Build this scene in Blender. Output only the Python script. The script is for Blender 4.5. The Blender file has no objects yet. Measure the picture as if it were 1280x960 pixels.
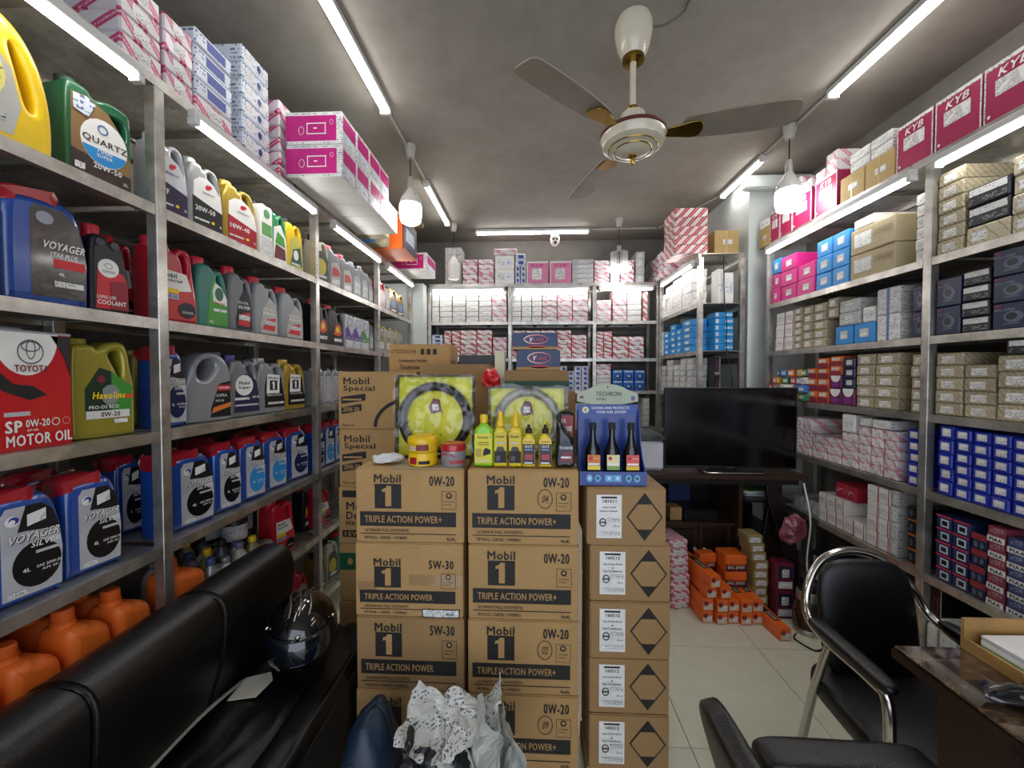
import bpy, bmesh, math, random
from mathutils import Vector, Matrix, Euler
random.seed(7)
R = math.radians
SC = bpy.context.scene
COL = SC.collection
# ---------------------------------------------------------------- camera, world, exposure
F = 490.0
CAM = Vector((0, 0, 1.5))
cd = bpy.data.cameras.new('camera'); cam = bpy.data.objects.new('camera', cd); COL.objects.link(cam)
cd.sensor_width = 36; cd.lens = F / 1280 * 36; cd.clip_start = 0.02
cam.location = CAM
cam.rotation_euler = (R(90) - math.atan(12 / F), 0, math.atan(22 / F))
SC.camera = cam
CM = cam.rotation_euler.to_matrix()
w = bpy.data.worlds.new('world'); SC.world = w; w.use_nodes = True
w.node_tree.nodes['Background'].inputs[0].default_value = (0.80, 0.86, 1, 1)
w.node_tree.nodes['Background'].inputs[1].default_value = 1.15     # grey daylight through the open shop front
SC.view_settings.view_transform = 'Standard'; SC.view_settings.look = 'None'
SC.view_settings.exposure = 1.05; SC.view_settings.gamma = 1
TUBE = 11.0; BULB = 12.0
# ---------------------------------------------------------------- photograph measurements -> places on known planes
def _c(P):
    return CM.transposed() @ (Vector(P) - CAM)
def yL(px, z, X):            # depth at which a point (X, ?, z) stands at column px
    a = _c((X, 0, z)); b = _c((X, 1, z)) - a
    k = (px - 640) / F
    return -(a.x + k * a.z) / (b.x + k * b.z)
def xB(px, z, Y):
    a = _c((0, Y, z)); b = _c((1, Y, z)) - a
    k = (px - 640) / F
    return -(a.x + k * a.z) / (b.x + k * b.z)
def onZ(px, py, z):
    d = CM @ Vector(((px - 640) / F, -(py - 480) / F, -1)); t = (z - CAM.z) / d.z
    return CAM + d * t
# ---------------------------------------------------------------- materials
def lin(h):
    c = [int(h[i:i + 2], 16) / 255 for i in (0, 2, 4)]
    return tuple((v / 12.92 if v <= .04045 else ((v + .055) / 1.055) ** 2.4) for v in c) + (1,)
MATS = {}
class NT:
    def __init__(s, m): s.t = m.node_tree; s.b = s.t.nodes['Principled BSDF']
    def n(s, ty, **kw):
        x = s.t.nodes.new('ShaderNode' + ty)
        for k, v in kw.items(): setattr(x, k, v)
        return x
    def l(s, a, b): s.t.links.new(a, b)
    def obj(s): return s.n('TexCoord').outputs['Object']
    def mapping(s, vec, sc=(1, 1, 1), rot=(0, 0, 0)):
        m = s.n('Mapping'); s.l(vec, m.inputs['Vector']); m.inputs['Scale'].default_value = sc; m.inputs['Rotation'].default_value = rot
        return m.outputs[0]
    def noise(s, vec, scale, det=3, rough=.5):
        x = s.n('TexNoise'); s.l(vec, x.inputs['Vector']); x.inputs['Scale'].default_value = scale
        x.inputs['Detail'].default_value = det; x.inputs['Roughness'].default_value = rough
        return x.outputs['Fac']
    def ramp(s, fac, stops, interp='LINEAR'):
        r = s.n('ValToRGB'); s.l(fac, r.inputs[0]); e = r.color_ramp; e.interpolation = interp
        e.elements[0].position, e.elements[0].color = stops[0]
        e.elements[1].position, e.elements[1].color = stops[-1]
        for p, c in stops[1:-1]:
            q = e.elements.new(p); q.color = c
        return r.outputs[0]
    def math(s, op, a, b=None):
        m = s.n('Math', operation=op)
        for i, v in enumerate((a, b)):
            if v is None: continue
            if isinstance(v, (int, float)): m.inputs[i].default_value = v
            else: s.l(v, m.inputs[i])
        return m.outputs[0]
    def bump(s, h, st, dist=.01):
        b = s.n('Bump'); b.inputs['Strength'].default_value = st; b.inputs['Distance'].default_value = dist
        s.l(h, b.inputs['Height']); s.l(b.outputs[0], s.b.inputs['Normal'])
    def mix(s, f, a, b):
        m = s.n('Mix', data_type='RGBA')
        for i, v in ((0, f), (6, a), (7, b)):
            if isinstance(v, (int, float, tuple)): m.inputs[i].default_value = v
            else: s.l(v, m.inputs[i])
        return m.outputs[2]
def newmat(name):
    m = bpy.data.materials.new(name); m.use_nodes = True; MATS[name] = m; return m
def M(hexc, rough=.45, metal=0, coat=0, var=.10, name=None, bump=0, bscale=40):
    key = name or '%s_%s_%s_%s_%s' % (hexc, rough, metal, coat, bump)
    if key in MATS: return MATS[key]
    m = newmat(key); t = NT(m); b = t.b
    c = lin(hexc)
    b.inputs['Roughness'].default_value = rough; b.inputs['Metallic'].default_value = metal; b.inputs['Coat Weight'].default_value = coat
    if coat: b.inputs['Coat Roughness'].default_value = .08
    v = t.obj(); f = t.noise(v, 9, 4)
    d = tuple(x * (1 - var) for x in c[:3]) + (1,); e = tuple(min(1, x * (1 + var * .6)) for x in c[:3]) + (1,)
    t.l(t.ramp(f, [(.3, d), (.7, e)]), b.inputs['Base Color'])
    if bump: t.bump(t.noise(v, bscale, 3), bump, .006)
    return m
def card(name, hexc, dark=.82):
    m = newmat(name); t = NT(m); v = t.obj(); c = lin(hexc); d = tuple(x * dark for x in c[:3]) + (1,)
    f = t.noise(t.mapping(v, (6, 6, 60)), 4, 5)
    g = t.noise(v, 5, 3)
    a = t.math('MULTIPLY', t.math('ADD', f, g), .5)
    t.l(t.ramp(a, [(.35, d), (.62, c)]), t.b.inputs['Base Color'])
    t.b.inputs['Roughness'].default_value = .72
    t.bump(t.noise(t.mapping(v, (1, 1, 8)), 60, 2), .12, .002)
    return m
def stripes(name, white, red, per=.055, duty=.5, slope=1.0, rough=.4, fleck=.0):
    m = newmat(name); t = NT(m); v = t.obj()
    s = t.n('SeparateXYZ'); t.l(v, s.inputs[0])
    k = t.math('ADD', s.outputs[0], t.math('MULTIPLY', s.outputs[2], slope)); k = t.math('ADD', k, s.outputs[1])
    rnd = t.n('ObjectInfo').outputs['Random']; k = t.math('ADD', k, t.math('MULTIPLY', rnd, per * .9))
    fr = t.math('FRACT', t.math('DIVIDE', t.math('ADD', k, 10), per))
    mask = t.math('LESS_THAN', fr, duty)
    mid = t.math('LESS_THAN', t.math('ABSOLUTE', t.math('SUBTRACT', fr, duty * .5)), duty * .13)
    tx = t.math('GREATER_THAN', t.noise(t.mapping(v, (260, 260, 260)), 1, 1), .5)
    inner = t.math('MULTIPLY', mid, tx)
    mask = t.math('SUBTRACT', mask, t.math('MULTIPLY', inner, mask))
    c = t.mix(mask, lin(white), lin(red)); h = t.n('HueSaturation'); t.l(c, h.inputs['Color'])
    t.l(t.math('ADD', t.math('MULTIPLY', t.n('ObjectInfo').outputs['Random'], .28), .78), h.inputs['Value'])
    t.l(h.outputs[0], t.b.inputs['Base Color']); t.b.inputs['Roughness'].default_value = rough
    return m
def printed(name, paper, ink, sx=170, sz=95, thr=.52, rough=.5):
    """tiny printed copy: rows of dark marks on paper"""
    m = newmat(name); t = NT(m); v = t.obj()
    s = t.n('SeparateXYZ'); t.l(v, s.inputs[0])
    row = t.math('GREATER_THAN', t.math('FRACT', t.math('MULTIPLY', t.math('ADD', s.outputs[2], 5), sz)), .45)
    n = t.math('GREATER_THAN', t.noise(t.mapping(v, (sx, sx, sz * .9)), 1, 1), thr)
    big = t.math('GREATER_THAN', t.noise(t.mapping(v, (22, 22, 34)), 1, 1), .46)
    f = t.math('MULTIPLY', t.math('MULTIPLY', row, n), big)
    h = t.n('HueSaturation'); t.l(t.mix(t.math('MULTIPLY', f, .85), lin(paper), lin(ink)), h.inputs['Color'])
    t.l(t.math('ADD', t.math('MULTIPLY', t.n('ObjectInfo').outputs['Random'], .22), .84), h.inputs['Value'])
    t.l(h.outputs[0], t.b.inputs['Base Color']); t.b.inputs['Roughness'].default_value = rough
    return m
def hatched(name, paper, ink, per=.028):
    m = newmat(name); t = NT(m); v = t.obj()
    s = t.n('SeparateXYZ'); t.l(v, s.inputs[0])
    k = t.math('ADD', t.math('ADD', s.outputs[0], s.outputs[1]), s.outputs[2]); k = t.math('ADD', k, t.math('MULTIPLY', t.noise(t.mapping(v, (12, 12, 12)), 1, 1), per * .7)); k = t.math('ADD', k, t.math('MULTIPLY', t.n('ObjectInfo').outputs['Random'], per))
    a = t.math('LESS_THAN', t.math('FRACT', t.math('DIVIDE', t.math('ADD', k, 10), per)), .16)
    n = t.math('GREATER_THAN', t.noise(t.mapping(v, (60, 60, 90)), 1, 2), .56)
    f = t.math('MAXIMUM', a, t.math('MULTIPLY', n, .5))
    h = t.n('HueSaturation'); t.l(t.mix(t.math('MULTIPLY', f, .7), lin(paper), lin(ink)), h.inputs['Color'])
    t.l(t.math('ADD', t.math('MULTIPLY', t.n('ObjectInfo').outputs['Random'], .25), .82), h.inputs['Value'])
    t.l(h.outputs[0], t.b.inputs['Base Color']); t.b.inputs['Roughness'].default_value = .6
    return m
def emit(name, st, col=(1, .985, .96)):
    m = newmat(name); m.node_tree.nodes['Principled BSDF'].inputs['Base Color'].default_value = (.9, .9, .9, 1)
    b = m.node_tree.nodes['Principled BSDF']; b.inputs['Emission Color'].default_value = col + (1,); b.inputs['Emission Strength'].default_value = st
    return m
def film(name, hexc='ffffff', clear=.78):
    m = newmat(name); t = NT(m)
    o = [n for n in t.t.nodes if n.type == 'OUTPUT_MATERIAL'][0]
    tr = t.n('BsdfTransparent'); mx = t.n('MixShader'); mx.inputs[0].default_value = 1 - clear
    t.b.inputs['Base Color'].default_value = lin(hexc); t.b.inputs['Roughness'].default_value = .12
    if clear > .7:
        g = t.n('BsdfGlossy'); g.inputs['Roughness'].default_value = .1
        t.l(tr.outputs[0], mx.inputs[1]); t.l(g.outputs[0], mx.inputs[2])
    else:
        t.l(tr.outputs[0], mx.inputs[1]); t.l(t.b.outputs[0], mx.inputs[2])
    t.l(mx.outputs[0], o.inputs['Surface'])
    return m
EM_T = emit('tube_glow', TUBE); EM_B = emit('bulb_glow', BULB)
CARD = card('cardboard', 'b8925c'); CARD2 = card('cardboard_dark', 'a17f52'); CARD3 = card('cardboard_grey', 'a79b80'); CARDG = card('cardboard_gold', 'b59a62')
KRAFT = hatched('kraft_pattern', 'b5a98b', '6e6247'); KRAFTP = hatched('kraft_plain_pattern', 'c2b79c', '8d8266', .05)
S_RED = stripes('stripe_red', 'e9e4e2', 'c5142c', .10, .42, 1.3); S_PINK = stripes('stripe_pink', 'e6dde0', 'd04a78', .10, .36, 1.3)
S_PALE = stripes('stripe_pale', 'e6e0de', 'd9849a', .11, .32, 1.3); S_BIG = stripes('stripe_big', 'e6ddd8', 'be1e38', .085, .5, -1)
P_WHITE = printed('white_print', 'e3e2de', '5a5c62'); P_BLUE = printed('white_blue_print', 'd9e0ea', '39507e', 120, 60)
P_STK = printed('sticker_print', 'ecebe6', '26262a', 330, 170, .5); P_STK2 = printed('sticker_sparse', 'dfe0dd', '3c3f46', 200, 120, .56)
P_GREY = printed('grey_print', 'c3c4c2', '5c6066', 140, 80, .55); P_NEWS = printed('newsprint', 'c9c9c3', '20221f', 150, 110, .54)
INK = M('1d1b19', .6, name='ink'); WHT = M('eceae4', .45, name='white_paint'); BLK = M('0d0d0e', .35, name='black_plastic')
def steel_mat():
    m = newmat('brushed_steel'); t = NT(m); v = t.obj()
    f = t.noise(t.mapping(v, (3, 3, 3)), 4, 6, .65)
    t.l(t.ramp(f, [(.3, lin('9b978f')), (.7, lin('d8d5cd'))]), t.b.inputs['Base Color'])
    t.b.inputs['Metallic'].default_value = .85
    t.l(t.ramp(t.noise(v, 7, 5), [(.3, (.25,) * 3 + (1,)), (.75, (.5,) * 3 + (1,))]), t.b.inputs['Roughness'])
    return m
STEEL = steel_mat()
STEELD = M('6e6a62', .5, .5, name='shelf_sheet', var=.25)
CHROME = M('c4c0b8', .18, 1, name='chrome', var=.03)
LEATHER = M('0a0a0b', .34, name='black_leather', bump=.25, bscale=260)
# ---------------------------------------------------------------- geometry helpers
def link(o):
    COL.objects.link(o); return o
def ob(name, me, parent=None, do_link=True):
    o = bpy.data.objects.new(name, me)
    if do_link: link(o)
    if parent is not None: o.parent = parent
    return o
def tag(o, label=None, cat=None, group=None, kind=None):
    if label: o['label'] = label
    if cat: o['category'] = cat
    if group: o['group'] = group
    if kind: o['kind'] = kind
    return o
LINKP = True      # False while a prototype is built
def bm2me(bm, name, mats, smooth=None):
    me = bpy.data.meshes.new(name); bm.to_mesh(me); bm.free()
    for m in (mats if isinstance(mats, (list, tuple)) else [mats]): me.materials.append(m)
    if smooth is not None:
        me.polygons.foreach_set('use_smooth', [True] * len(me.polygons))
        me.set_sharp_from_angle(angle=R(smooth))
    return me
def boxm(name, x0, x1, y0, y1, z0, z1, mat, bev=0, seg=1):
    bm = bmesh.new(); bmesh.ops.create_cube(bm, size=1)
    for v in bm.verts:
        v.co = Vector(((x0 + x1) / 2 + v.co.x * (x1 - x0), (y0 + y1) / 2 + v.co.y * (y1 - y0), (z0 + z1) / 2 + v.co.z * (z1 - z0)))
    if bev: bmesh.ops.bevel(bm, geom=bm.edges[:], offset=bev, segments=seg, affect='EDGES', clamp_overlap=True)
    return bm2me(bm, name, mat, 40 if bev and seg > 1 else None)
def box(name, x0, x1, y0, y1, z0, z1, mat, parent=None, bev=0, seg=1):
    return ob(name, boxm(name, x0, x1, y0, y1, z0, z1, mat, bev, seg), parent, LINKP)
def lathe(name, prof, mat, parent=None, seg=24, loc=(0, 0, 0), sx=1, sy=1, cap=True):
    bm = bmesh.new(); rings = []
    for r, z in prof:
        rings.append([bm.verts.new((loc[0] + r * sx * math.cos(2 * math.pi * i / seg), loc[1] + r * sy * math.sin(2 * math.pi * i / seg), loc[2] + z)) for i in range(seg)])
    for a, b in zip(rings, rings[1:]):
        for i in range(seg): bm.faces.new((a[i], a[(i + 1) % seg], b[(i + 1) % seg], b[i]))
    if cap:
        bm.faces.new(rings[0][::-1]); bm.faces.new(rings[-1])
    bmesh.ops.recalc_face_normals(bm, faces=bm.faces)
    return ob(name, bm2me(bm, name, mat, 35), parent, LINKP)
def tube(name, pts, r, mat, parent=None, seg=8, closed=False, flat=1.0):
    """swept round tube through pts"""
    bm = bmesh.new(); rings = []; n = len(pts); pts = [Vector(p) for p in pts]
    up = Vector((0, 0, 1)); prev = None
    for i, p in enumerate(pts):
        if closed: d = pts[(i + 1) % n] - pts[i - 1]
        else: d = pts[min(i + 1, n - 1)] - pts[max(i - 1, 0)]
        d.normalize()
        if prev is None:
            s = d.cross(up)
            if s.length < .1: s = d.cross(Vector((1, 0, 0)))
        else:
            s = prev - d * prev.dot(d)
        s.normalize(); prev = s; u = s.cross(d)
        rr = r[i] if isinstance(r, (list, tuple)) else r
        rings.append([bm.verts.new(p + s * rr * math.cos(2 * math.pi * k / seg) + u * rr * flat * math.sin(2 * math.pi * k / seg)) for k in range(seg)])
    m = n if closed else n - 1
    for i in range(m):
        a, b = rings[i], rings[(i + 1) % n]
        for k in range(seg): bm.faces.new((a[k], a[(k + 1) % seg], b[(k + 1) % seg], b[k]))
    if not closed:
        bm.faces.new(rings[0][::-1]); bm.faces.new(rings[-1])
    bmesh.ops.recalc_face_normals(bm, faces=bm.faces)
    return ob(name, bm2me(bm, name, mat, 50), parent, LINKP)
def spline(pts, n=8):
    pts = [Vector(p) for p in pts]; out = []
    for i in range(len(pts) - 1):
        p0, p1, p2, p3 = pts[max(i - 1, 0)], pts[i], pts[i + 1], pts[min(i + 2, len(pts) - 1)]
        for k in range(n):
            t = k / n
            out.append(.5 * ((2 * p1) + (p2 - p0) * t + (2 * p0 - 5 * p1 + 4 * p2 - p3) * t * t + (3 * p1 - p0 - 3 * p2 + p3) * t ** 3))
    out.append(pts[-1]); return out
def chaikin(pts, it=2):
    for _ in range(it):
        q = []
        for i in range(len(pts)):
            a, b = pts[i], pts[(i + 1) % len(pts)]
            q += [(a[0] * .75 + b[0] * .25, a[1] * .75 + b[1] * .25), (a[0] * .25 + b[0] * .75, a[1] * .25 + b[1] * .75)]
        pts = q
    return pts
def slab(name, outer, holes, T, bev, mat, parent=None, smooth=2, y0=0.0):
    """profile in x,z extruded along y (front at y0), with rounded rims"""
    cu = bpy.data.curves.new(name, 'CURVE'); cu.dimensions = '2D'; cu.fill_mode = 'BOTH'
    for loop in [outer] + list(holes):
        q = chaikin(loop, smooth) if smooth else loop
        s = cu.splines.new('POLY'); s.points.add(len(q) - 1); s.use_cyclic_u = True
        for i, p in enumerate(q): s.points[i].co = (p[0], p[1], 0, 1)
    cu.extrude = T / 2 - bev; cu.bevel_depth = bev; cu.bevel_resolution = 2; cu.offset = -bev
    t = bpy.data.objects.new('t', cu); COL.objects.link(t)
    dg = bpy.context.evaluated_depsgraph_get()
    me = bpy.data.meshes.new_from_object(t.evaluated_get(dg)); bpy.data.objects.remove(t); bpy.data.curves.remove(cu)
    me.name = name
    me.transform(Matrix.Translation((0, y0 + T / 2, 0)) @ Matrix.Rotation(R(90), 4, 'X'))
    me.materials.clear(); me.materials.append(mat)
    me.polygons.foreach_set('use_smooth', [True] * len(me.polygons)); me.set_sharp_from_angle(angle=R(35))
    return ob(name, me, parent, LINKP)
def flat(name, pts, mat, parent, y, th=.0007):
    """thin printed piece facing -y at depth y"""
    bm = bmesh.new()
    a = [bm.verts.new((p[0], y - th, p[1])) for p in pts]; b = [bm.verts.new((p[0], y, p[1])) for p in pts]
    n = len(pts); bm.faces.new(a)
    for i in range(n): bm.faces.new((a[i], b[i], b[(i + 1) % n], a[(i + 1) % n]))
    bmesh.ops.recalc_face_normals(bm, faces=bm.faces)
    f = [x for x in bm.faces if len(x.verts) == n and abs(x.normal.y) > .9]
    if f and f[0].normal.y > 0: bmesh.ops.reverse_faces(bm, faces=bm.faces)
    return ob(name, bm2me(bm, name, mat), parent, LINKP)
TXT = {}
def textmesh(s, bold):
    key = (s, bold)
    if key not in TXT:
        cu = bpy.data.curves.new('t', 'FONT'); cu.body = s; cu.size = 1; cu.resolution_u = 2; cu.space_character = 1 + bold * 3
        t = bpy.data.objects.new('t', cu); COL.objects.link(t)
        me = bpy.data.meshes.new_from_object(t.evaluated_get(bpy.context.evaluated_depsgraph_get()))
        bpy.data.objects.remove(t); bpy.data.curves.remove(cu); me.materials.clear()
        if bold:       # heavier strokes: the letter shapes repeated with small shifts
            bm = bmesh.new()
            for k, (dx, dy) in enumerate(((0, 0), (bold * 1.6, 0), (bold * .8, bold * .9))):
                q = me.copy(); q.transform(Matrix.Translation((dx, dy, k))); bm.from_mesh(q); bpy.data.meshes.remove(q)
            bm.to_mesh(me); bm.free()
        TXT[key] = me
    return TXT[key]
def text(s, x0, z0, x1, z1, mat, parent, y, bold=.02, slant=0, name='lettering'):
    me = textmesh(s, bold).copy()
    xs = [v.co.x for v in me.vertices]; ys = [v.co.y for v in me.vertices]
    if not xs: return None
    ax, bx, ay, by = min(xs), max(xs), min(ys), max(ys)
    for v in me.vertices:
        u = (v.co.x - ax) / (bx - ax); q = (v.co.y - ay) / (by - ay)
        v.co = (x0 + (x1 - x0 - slant * (z1 - z0)) * u + slant * q * (z1 - z0), y - v.co.z * .00012, z0 + (z1 - z0) * q)
    me.materials.append(mat); me.name = name
    return ob(name, me, parent, LINKP)
def ell(cx, cz, rx, rz, n=20, a0=0, a1=360):
    return [(cx + rx * math.cos(R(a0 + (a1 - a0) * i / n)), cz + rz * math.sin(R(a0 + (a1 - a0) * i / n))) for i in range(n if a1 - a0 == 360 else n + 1)]
def art(root, W, H, yf, cmds):
    """printed artwork on the front: fractions of W (0..1 from the left) and H"""
    par = root; lay = yf; E = .0009; k = 1
    fx = lambda u: (u - .5) * W
    for c in cmds:
        if c[0] == 'L':        # a label: the next pieces belong to it
            par = flat(c[3] if len(c) > 3 else 'label', [(fx(a), b * H) for a, b in c[1]], c[2], root, lay); k = 1; continue
        y = lay - E * k; k += .45
        if c[0] == 'P': flat(c[3] if len(c) > 3 else 'printed_shape', [(fx(a), b * H) for a, b in c[1]], c[2], par, y)
        elif c[0] == 'R': flat(c[6] if len(c) > 6 else 'printed_panel', [(fx(c[1]), c[2] * H), (fx(c[3]), c[2] * H), (fx(c[3]), c[4] * H), (fx(c[1]), c[4] * H)], c[5], par, y)
        elif c[0] == 'D': flat(c[6] if len(c) > 6 else 'printed_emblem', ell(fx(c[1]), c[2] * H, c[3] * W, c[4] * H), c[5], par, y)
        elif c[0] == 'O':      # ring cx cz rx rz thick mat
            cx, cz, rx, rz, th, m = fx(c[1]), c[2] * H, c[3] * W, c[4] * H, c[5] * W, c[6]
            bm = bmesh.new(); n = 28
            o = [bm.verts.new((p[0], y - .0005, p[1])) for p in ell(cx, cz, rx, rz, n)]; i_ = [bm.verts.new((p[0], y - .0005, p[1])) for p in ell(cx, cz, rx - th, rz - th, n)]
            for i in range(n): bm.faces.new((o[i], o[(i + 1) % n], i_[(i + 1) % n], i_[i]))
            ob('printed_ring', bm2me(bm, 'printed_ring', m), par, LINKP)
        elif c[0] == 'T':
            if c[1] == 'VOYAGER': text(c[1], fx(c[2] + .012), (c[3] - .008) * H, fx(c[4] + .012), (c[5] - .008) * H, INK, par, y - .0004, *(c[7:]), name='lettering_shadow')
            text(c[1], fx(c[2]), c[3] * H, fx(c[4]), c[5] * H, c[6], par, y - .0008, *(c[7:]))
def rect(x0, z0, x1, z1): return [(x0, z0), (x1, z0), (x1, z1), (x0, z1)]
def copytree(o, parent=None):
    c = o.copy(); COL.objects.link(c); c.parent = parent
    for ch in [x for x in KIDS.get(o.name, [])]: copytree(ch, c)
    return c
KIDS = {}
PROTOS = []
def proto(fn):
    """build a prototype unlinked, remember its children"""
    global LINKP
    LINKP = False
    before = set(bpy.data.objects)
    root = fn()
    new = [o for o in bpy.data.objects if o not in before]
    for o in new:
        if o.parent: KIDS.setdefault(o.parent.name, []).append(o)
    PROTOS.extend(new); LINKP = True
    return root
def place(p, side, coord, a0, a1, z, W, label, cat, group, sz=1, jit=0, name=None, sd=1):
    """a0..a1: world extent along the shelf; front face on the plane; W: prototype width"""
    o = copytree(p); wd = abs(a1 - a0); c = (a0 + a1) / 2
    j = random.uniform(-jit, jit)
    if side == 'L': o.location = (coord + random.uniform(-.006, 0) * (jit > 0), c, z); o.rotation_euler = (0, 0, R(90) + j)
    elif side == 'R': o.location = (coord + random.uniform(0, .006) * (jit > 0), c, z); o.rotation_euler = (0, 0, R(-90) + j)
    else: o.location = (c, coord + random.uniform(0, .006) * (jit > 0), z); o.rotation_euler = (0, 0, j)
    o.scale = (wd / W, sd, sz)
    if name: o.name = name
    return tag(o, label, cat, group)
ORD = ['zeroth', 'first', 'second', 'third', 'fourth', 'fifth', 'sixth', 'seventh', 'eighth', 'ninth', 'tenth', 'eleventh', 'twelfth', 'thirteenth']
BW, BD, BH = .16, .22, .06       # unit carton
def cartonp(body, cmds=(), W=BW, D=BD, H=BH, name='carton', bev=.005):
    def f():
        o = box(name, -W / 2, W / 2, 0, D, 0, H, body, None, bev)
        art(o, W, H, 0, cmds); return o
    p = proto(f); p['dims'] = (W, D, H); return p
def along(side, coord, px, z): return xB(px, z, coord) if side == 'B' else yL(px, z, coord)
BAYS = {'L': [-.62, .31, 1.238, 2.18, 3.09, 3.95], 'R': [-.1, .86, 1.82, 2.98], 'B': [-1.07, -.21, .68, 1.34], 'S': [3.2, 4.12]}
def clampbay(side, coord, a0, a1, z):
    if z > 2.4: return a0, a1
    k = side
    if side == 'R' and coord < 1.6: k = 'S'
    if side == 'B' and coord < 3.9: return max(min(a0, a1), 1.48), min(max(a0, a1), 1.66)
    if side == 'B' and coord > 4.5: return a0, a1
    lo, hi = min(a0, a1), max(a0, a1); p = BAYS[k]
    hi = min(hi, p[-1] - .0205); lo = min(lo, hi); m = (lo + hi) / 2
    for i in range(len(p) - 1):
        if p[i] < m < p[i + 1]: return max(lo, p[i] + .0205), min(hi, p[i + 1] - .0205)
    return lo, hi
def grid(p, side, coord, z, cols, h, desc, where, cat='box', name='carton', group=None, c0=0, depth=None, jit=.02, lim=None, bow=0):
    """columns of stacked cartons: cols = [(px0, px1, rows)], h = row height; base z"""
    W, D, H = p['dims']
    for ci, cc in enumerate(cols):
        px0, px1, n = cc[:3]; hh = cc[3] if len(cc) > 3 else h; zz = cc[4] if len(cc) > 4 else z
        a0, a1 = along(side, coord, px0, 1.5 + (zz - 1.5) + hh * n / 2), along(side, coord, px1, zz + hh * n / 2)
        a0, a1 = clampbay(side, coord, a0, a1, zz)
        wd = abs(a1 - a0) - .003 - (abs(a1 - a0) * 0 if jit < .03 else .2 * jit * D / 2.2)
        if wd < .035: continue
        mid = (a0 + a1) / 2
        for r in range(n):
            rr = 'row %s' % '' if 0 else (('bottom' if r == 0 else 'top' if r == n - 1 else ORD[r + 1]))
            lab = desc
            if len(cols) > 1 or c0: lab += ', %s column' % ORD[ci + 1 + c0]
            if n > 1: lab += ', %s up' % rr if 0 < r < n - 1 else ', %s' % rr
            lab += ', ' + where
            s = random.uniform(-.004, .004) if jit else 0
            place(p, side, coord + (bow if 0 else 0), mid - wd / 2 + s * .3, mid + wd / 2 + s * .3, zz + r * hh + .0008, W, lab, cat,
                  group or desc + 's ' + where, (hh - .0012) / H, jit, name, (depth or D) / D)
# ================================================================ the room
XL, XR, YB, YF, ZC = -1.62, 2.17, 4.60, -1.6, 3.05
WALLM = M('77736b', .8, name='wall_paint', var=.14); 
def ceil_mat():
    m = newmat('ceiling_paint'); t = NT(m); v = t.obj()
    f = t.noise(v, 1.3, 6, .6); g = t.noise(v, 14, 5, .6)
    a = t.math('ADD', t.math('MULTIPLY', f, .75), t.math('MULTIPLY', g, .25))
    t.l(t.ramp(a, [(.32, lin('837e74')), (.5, lin('938e84')), (.68, lin('a19c91'))]), t.b.inputs['Base Color'])
    t.b.inputs['Roughness'].default_value = .75; t.bump(g, .1, .004); return m
PIL = M('cfd6d2', .55, name='pillar_paint', var=.06)
tag(box('wall_left', XL - .1, XL, YF, YB, 0, ZC, WALLM), kind='structure')
tag(box('wall_right', XR, XR + .1, YF, YB, 0, ZC, WALLM), kind='structure')
tag(box('wall_back', XL - .1, XR + .1, YB, YB + .1, 0, ZC, WALLM), kind='structure')
tag(box('ceiling', XL - .1, XR + .1, YF, YB + .1, ZC, ZC + .1, ceil_mat()), kind='structure')
fl = tag(box('floor', XL - .1, XR + .1, YF, YB + .1, -.06, -.006, M('6e6a5c', .8, name='grout')), kind='structure')
TILE = M('d9d8c2', .2, name='floor_tile', var=.05)
tm = boxm('tile', -.2985, .2985, -.2985, .2985, -.0065, 0, TILE, .0015)
for i in range(7):
    for j in range(11):
        o = ob('tile', tm, fl); o.location = (-1.45 + .6 * i, -1.73 + .6 * j, 0)
        if o.location.x > 2.3 or o.location.y > 4.7: bpy.data.objects.remove(o)
tag(box('trim_1', 1.725, XR - .002, 3.2, YB - .002, 0, ZC - .002, PIL), kind='structure')        # pale pilaster beside the side shelving
tag(box('trim_2', XL + .002, -1.09, 3.99, 4.14, 0, 2.43, PIL), kind='structure')             # pale panel in the left corner
tag(box('trim_3', 1.66, XR - .002, 3.12, 3.198, 2.93, 3.03, PIL, None, .01, 2), kind='structure')

# ================================================================ stainless shelving
def prism(name, prof, axis, a0, a1, mat, parent, bev=0):
    """profile (u, z) swept along 'x' or 'y' from a0 to a1"""
    bm = bmesh.new()
    f = (lambda a, p: (p[0], a, p[1])) if axis == 'y' else (lambda a, p: (a, p[0], p[1]))
    A = [bm.verts.new(f(a0, p)) for p in prof]; B = [bm.verts.new(f(a1, p)) for p in prof]; n = len(prof)
    bm.faces.new(A); bm.faces.new(B[::-1])
    for i in range(n): bm.faces.new((A[i], A[(i + 1) % n], B[(i + 1) % n], B[i]))
    bmesh.ops.recalc_face_normals(bm, faces=bm.faces)
    return ob(name, bm2me(bm, name, mat), parent, LINKP)
def board(front, back, z, axis, a0, a1, parent, lip=.034):
    s = 1 if back > front else -1; t = .004
    prof = [(front, z), (back, z), (back, z - .02), (back - s * t, z - .02), (back - s * t, z - t), (front + s * .02, z - t), (front + s * .02, z - lip), (front, z - lip)]
    prism('shelf', prof, axis, a0, a1, STEEL, parent)
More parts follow.
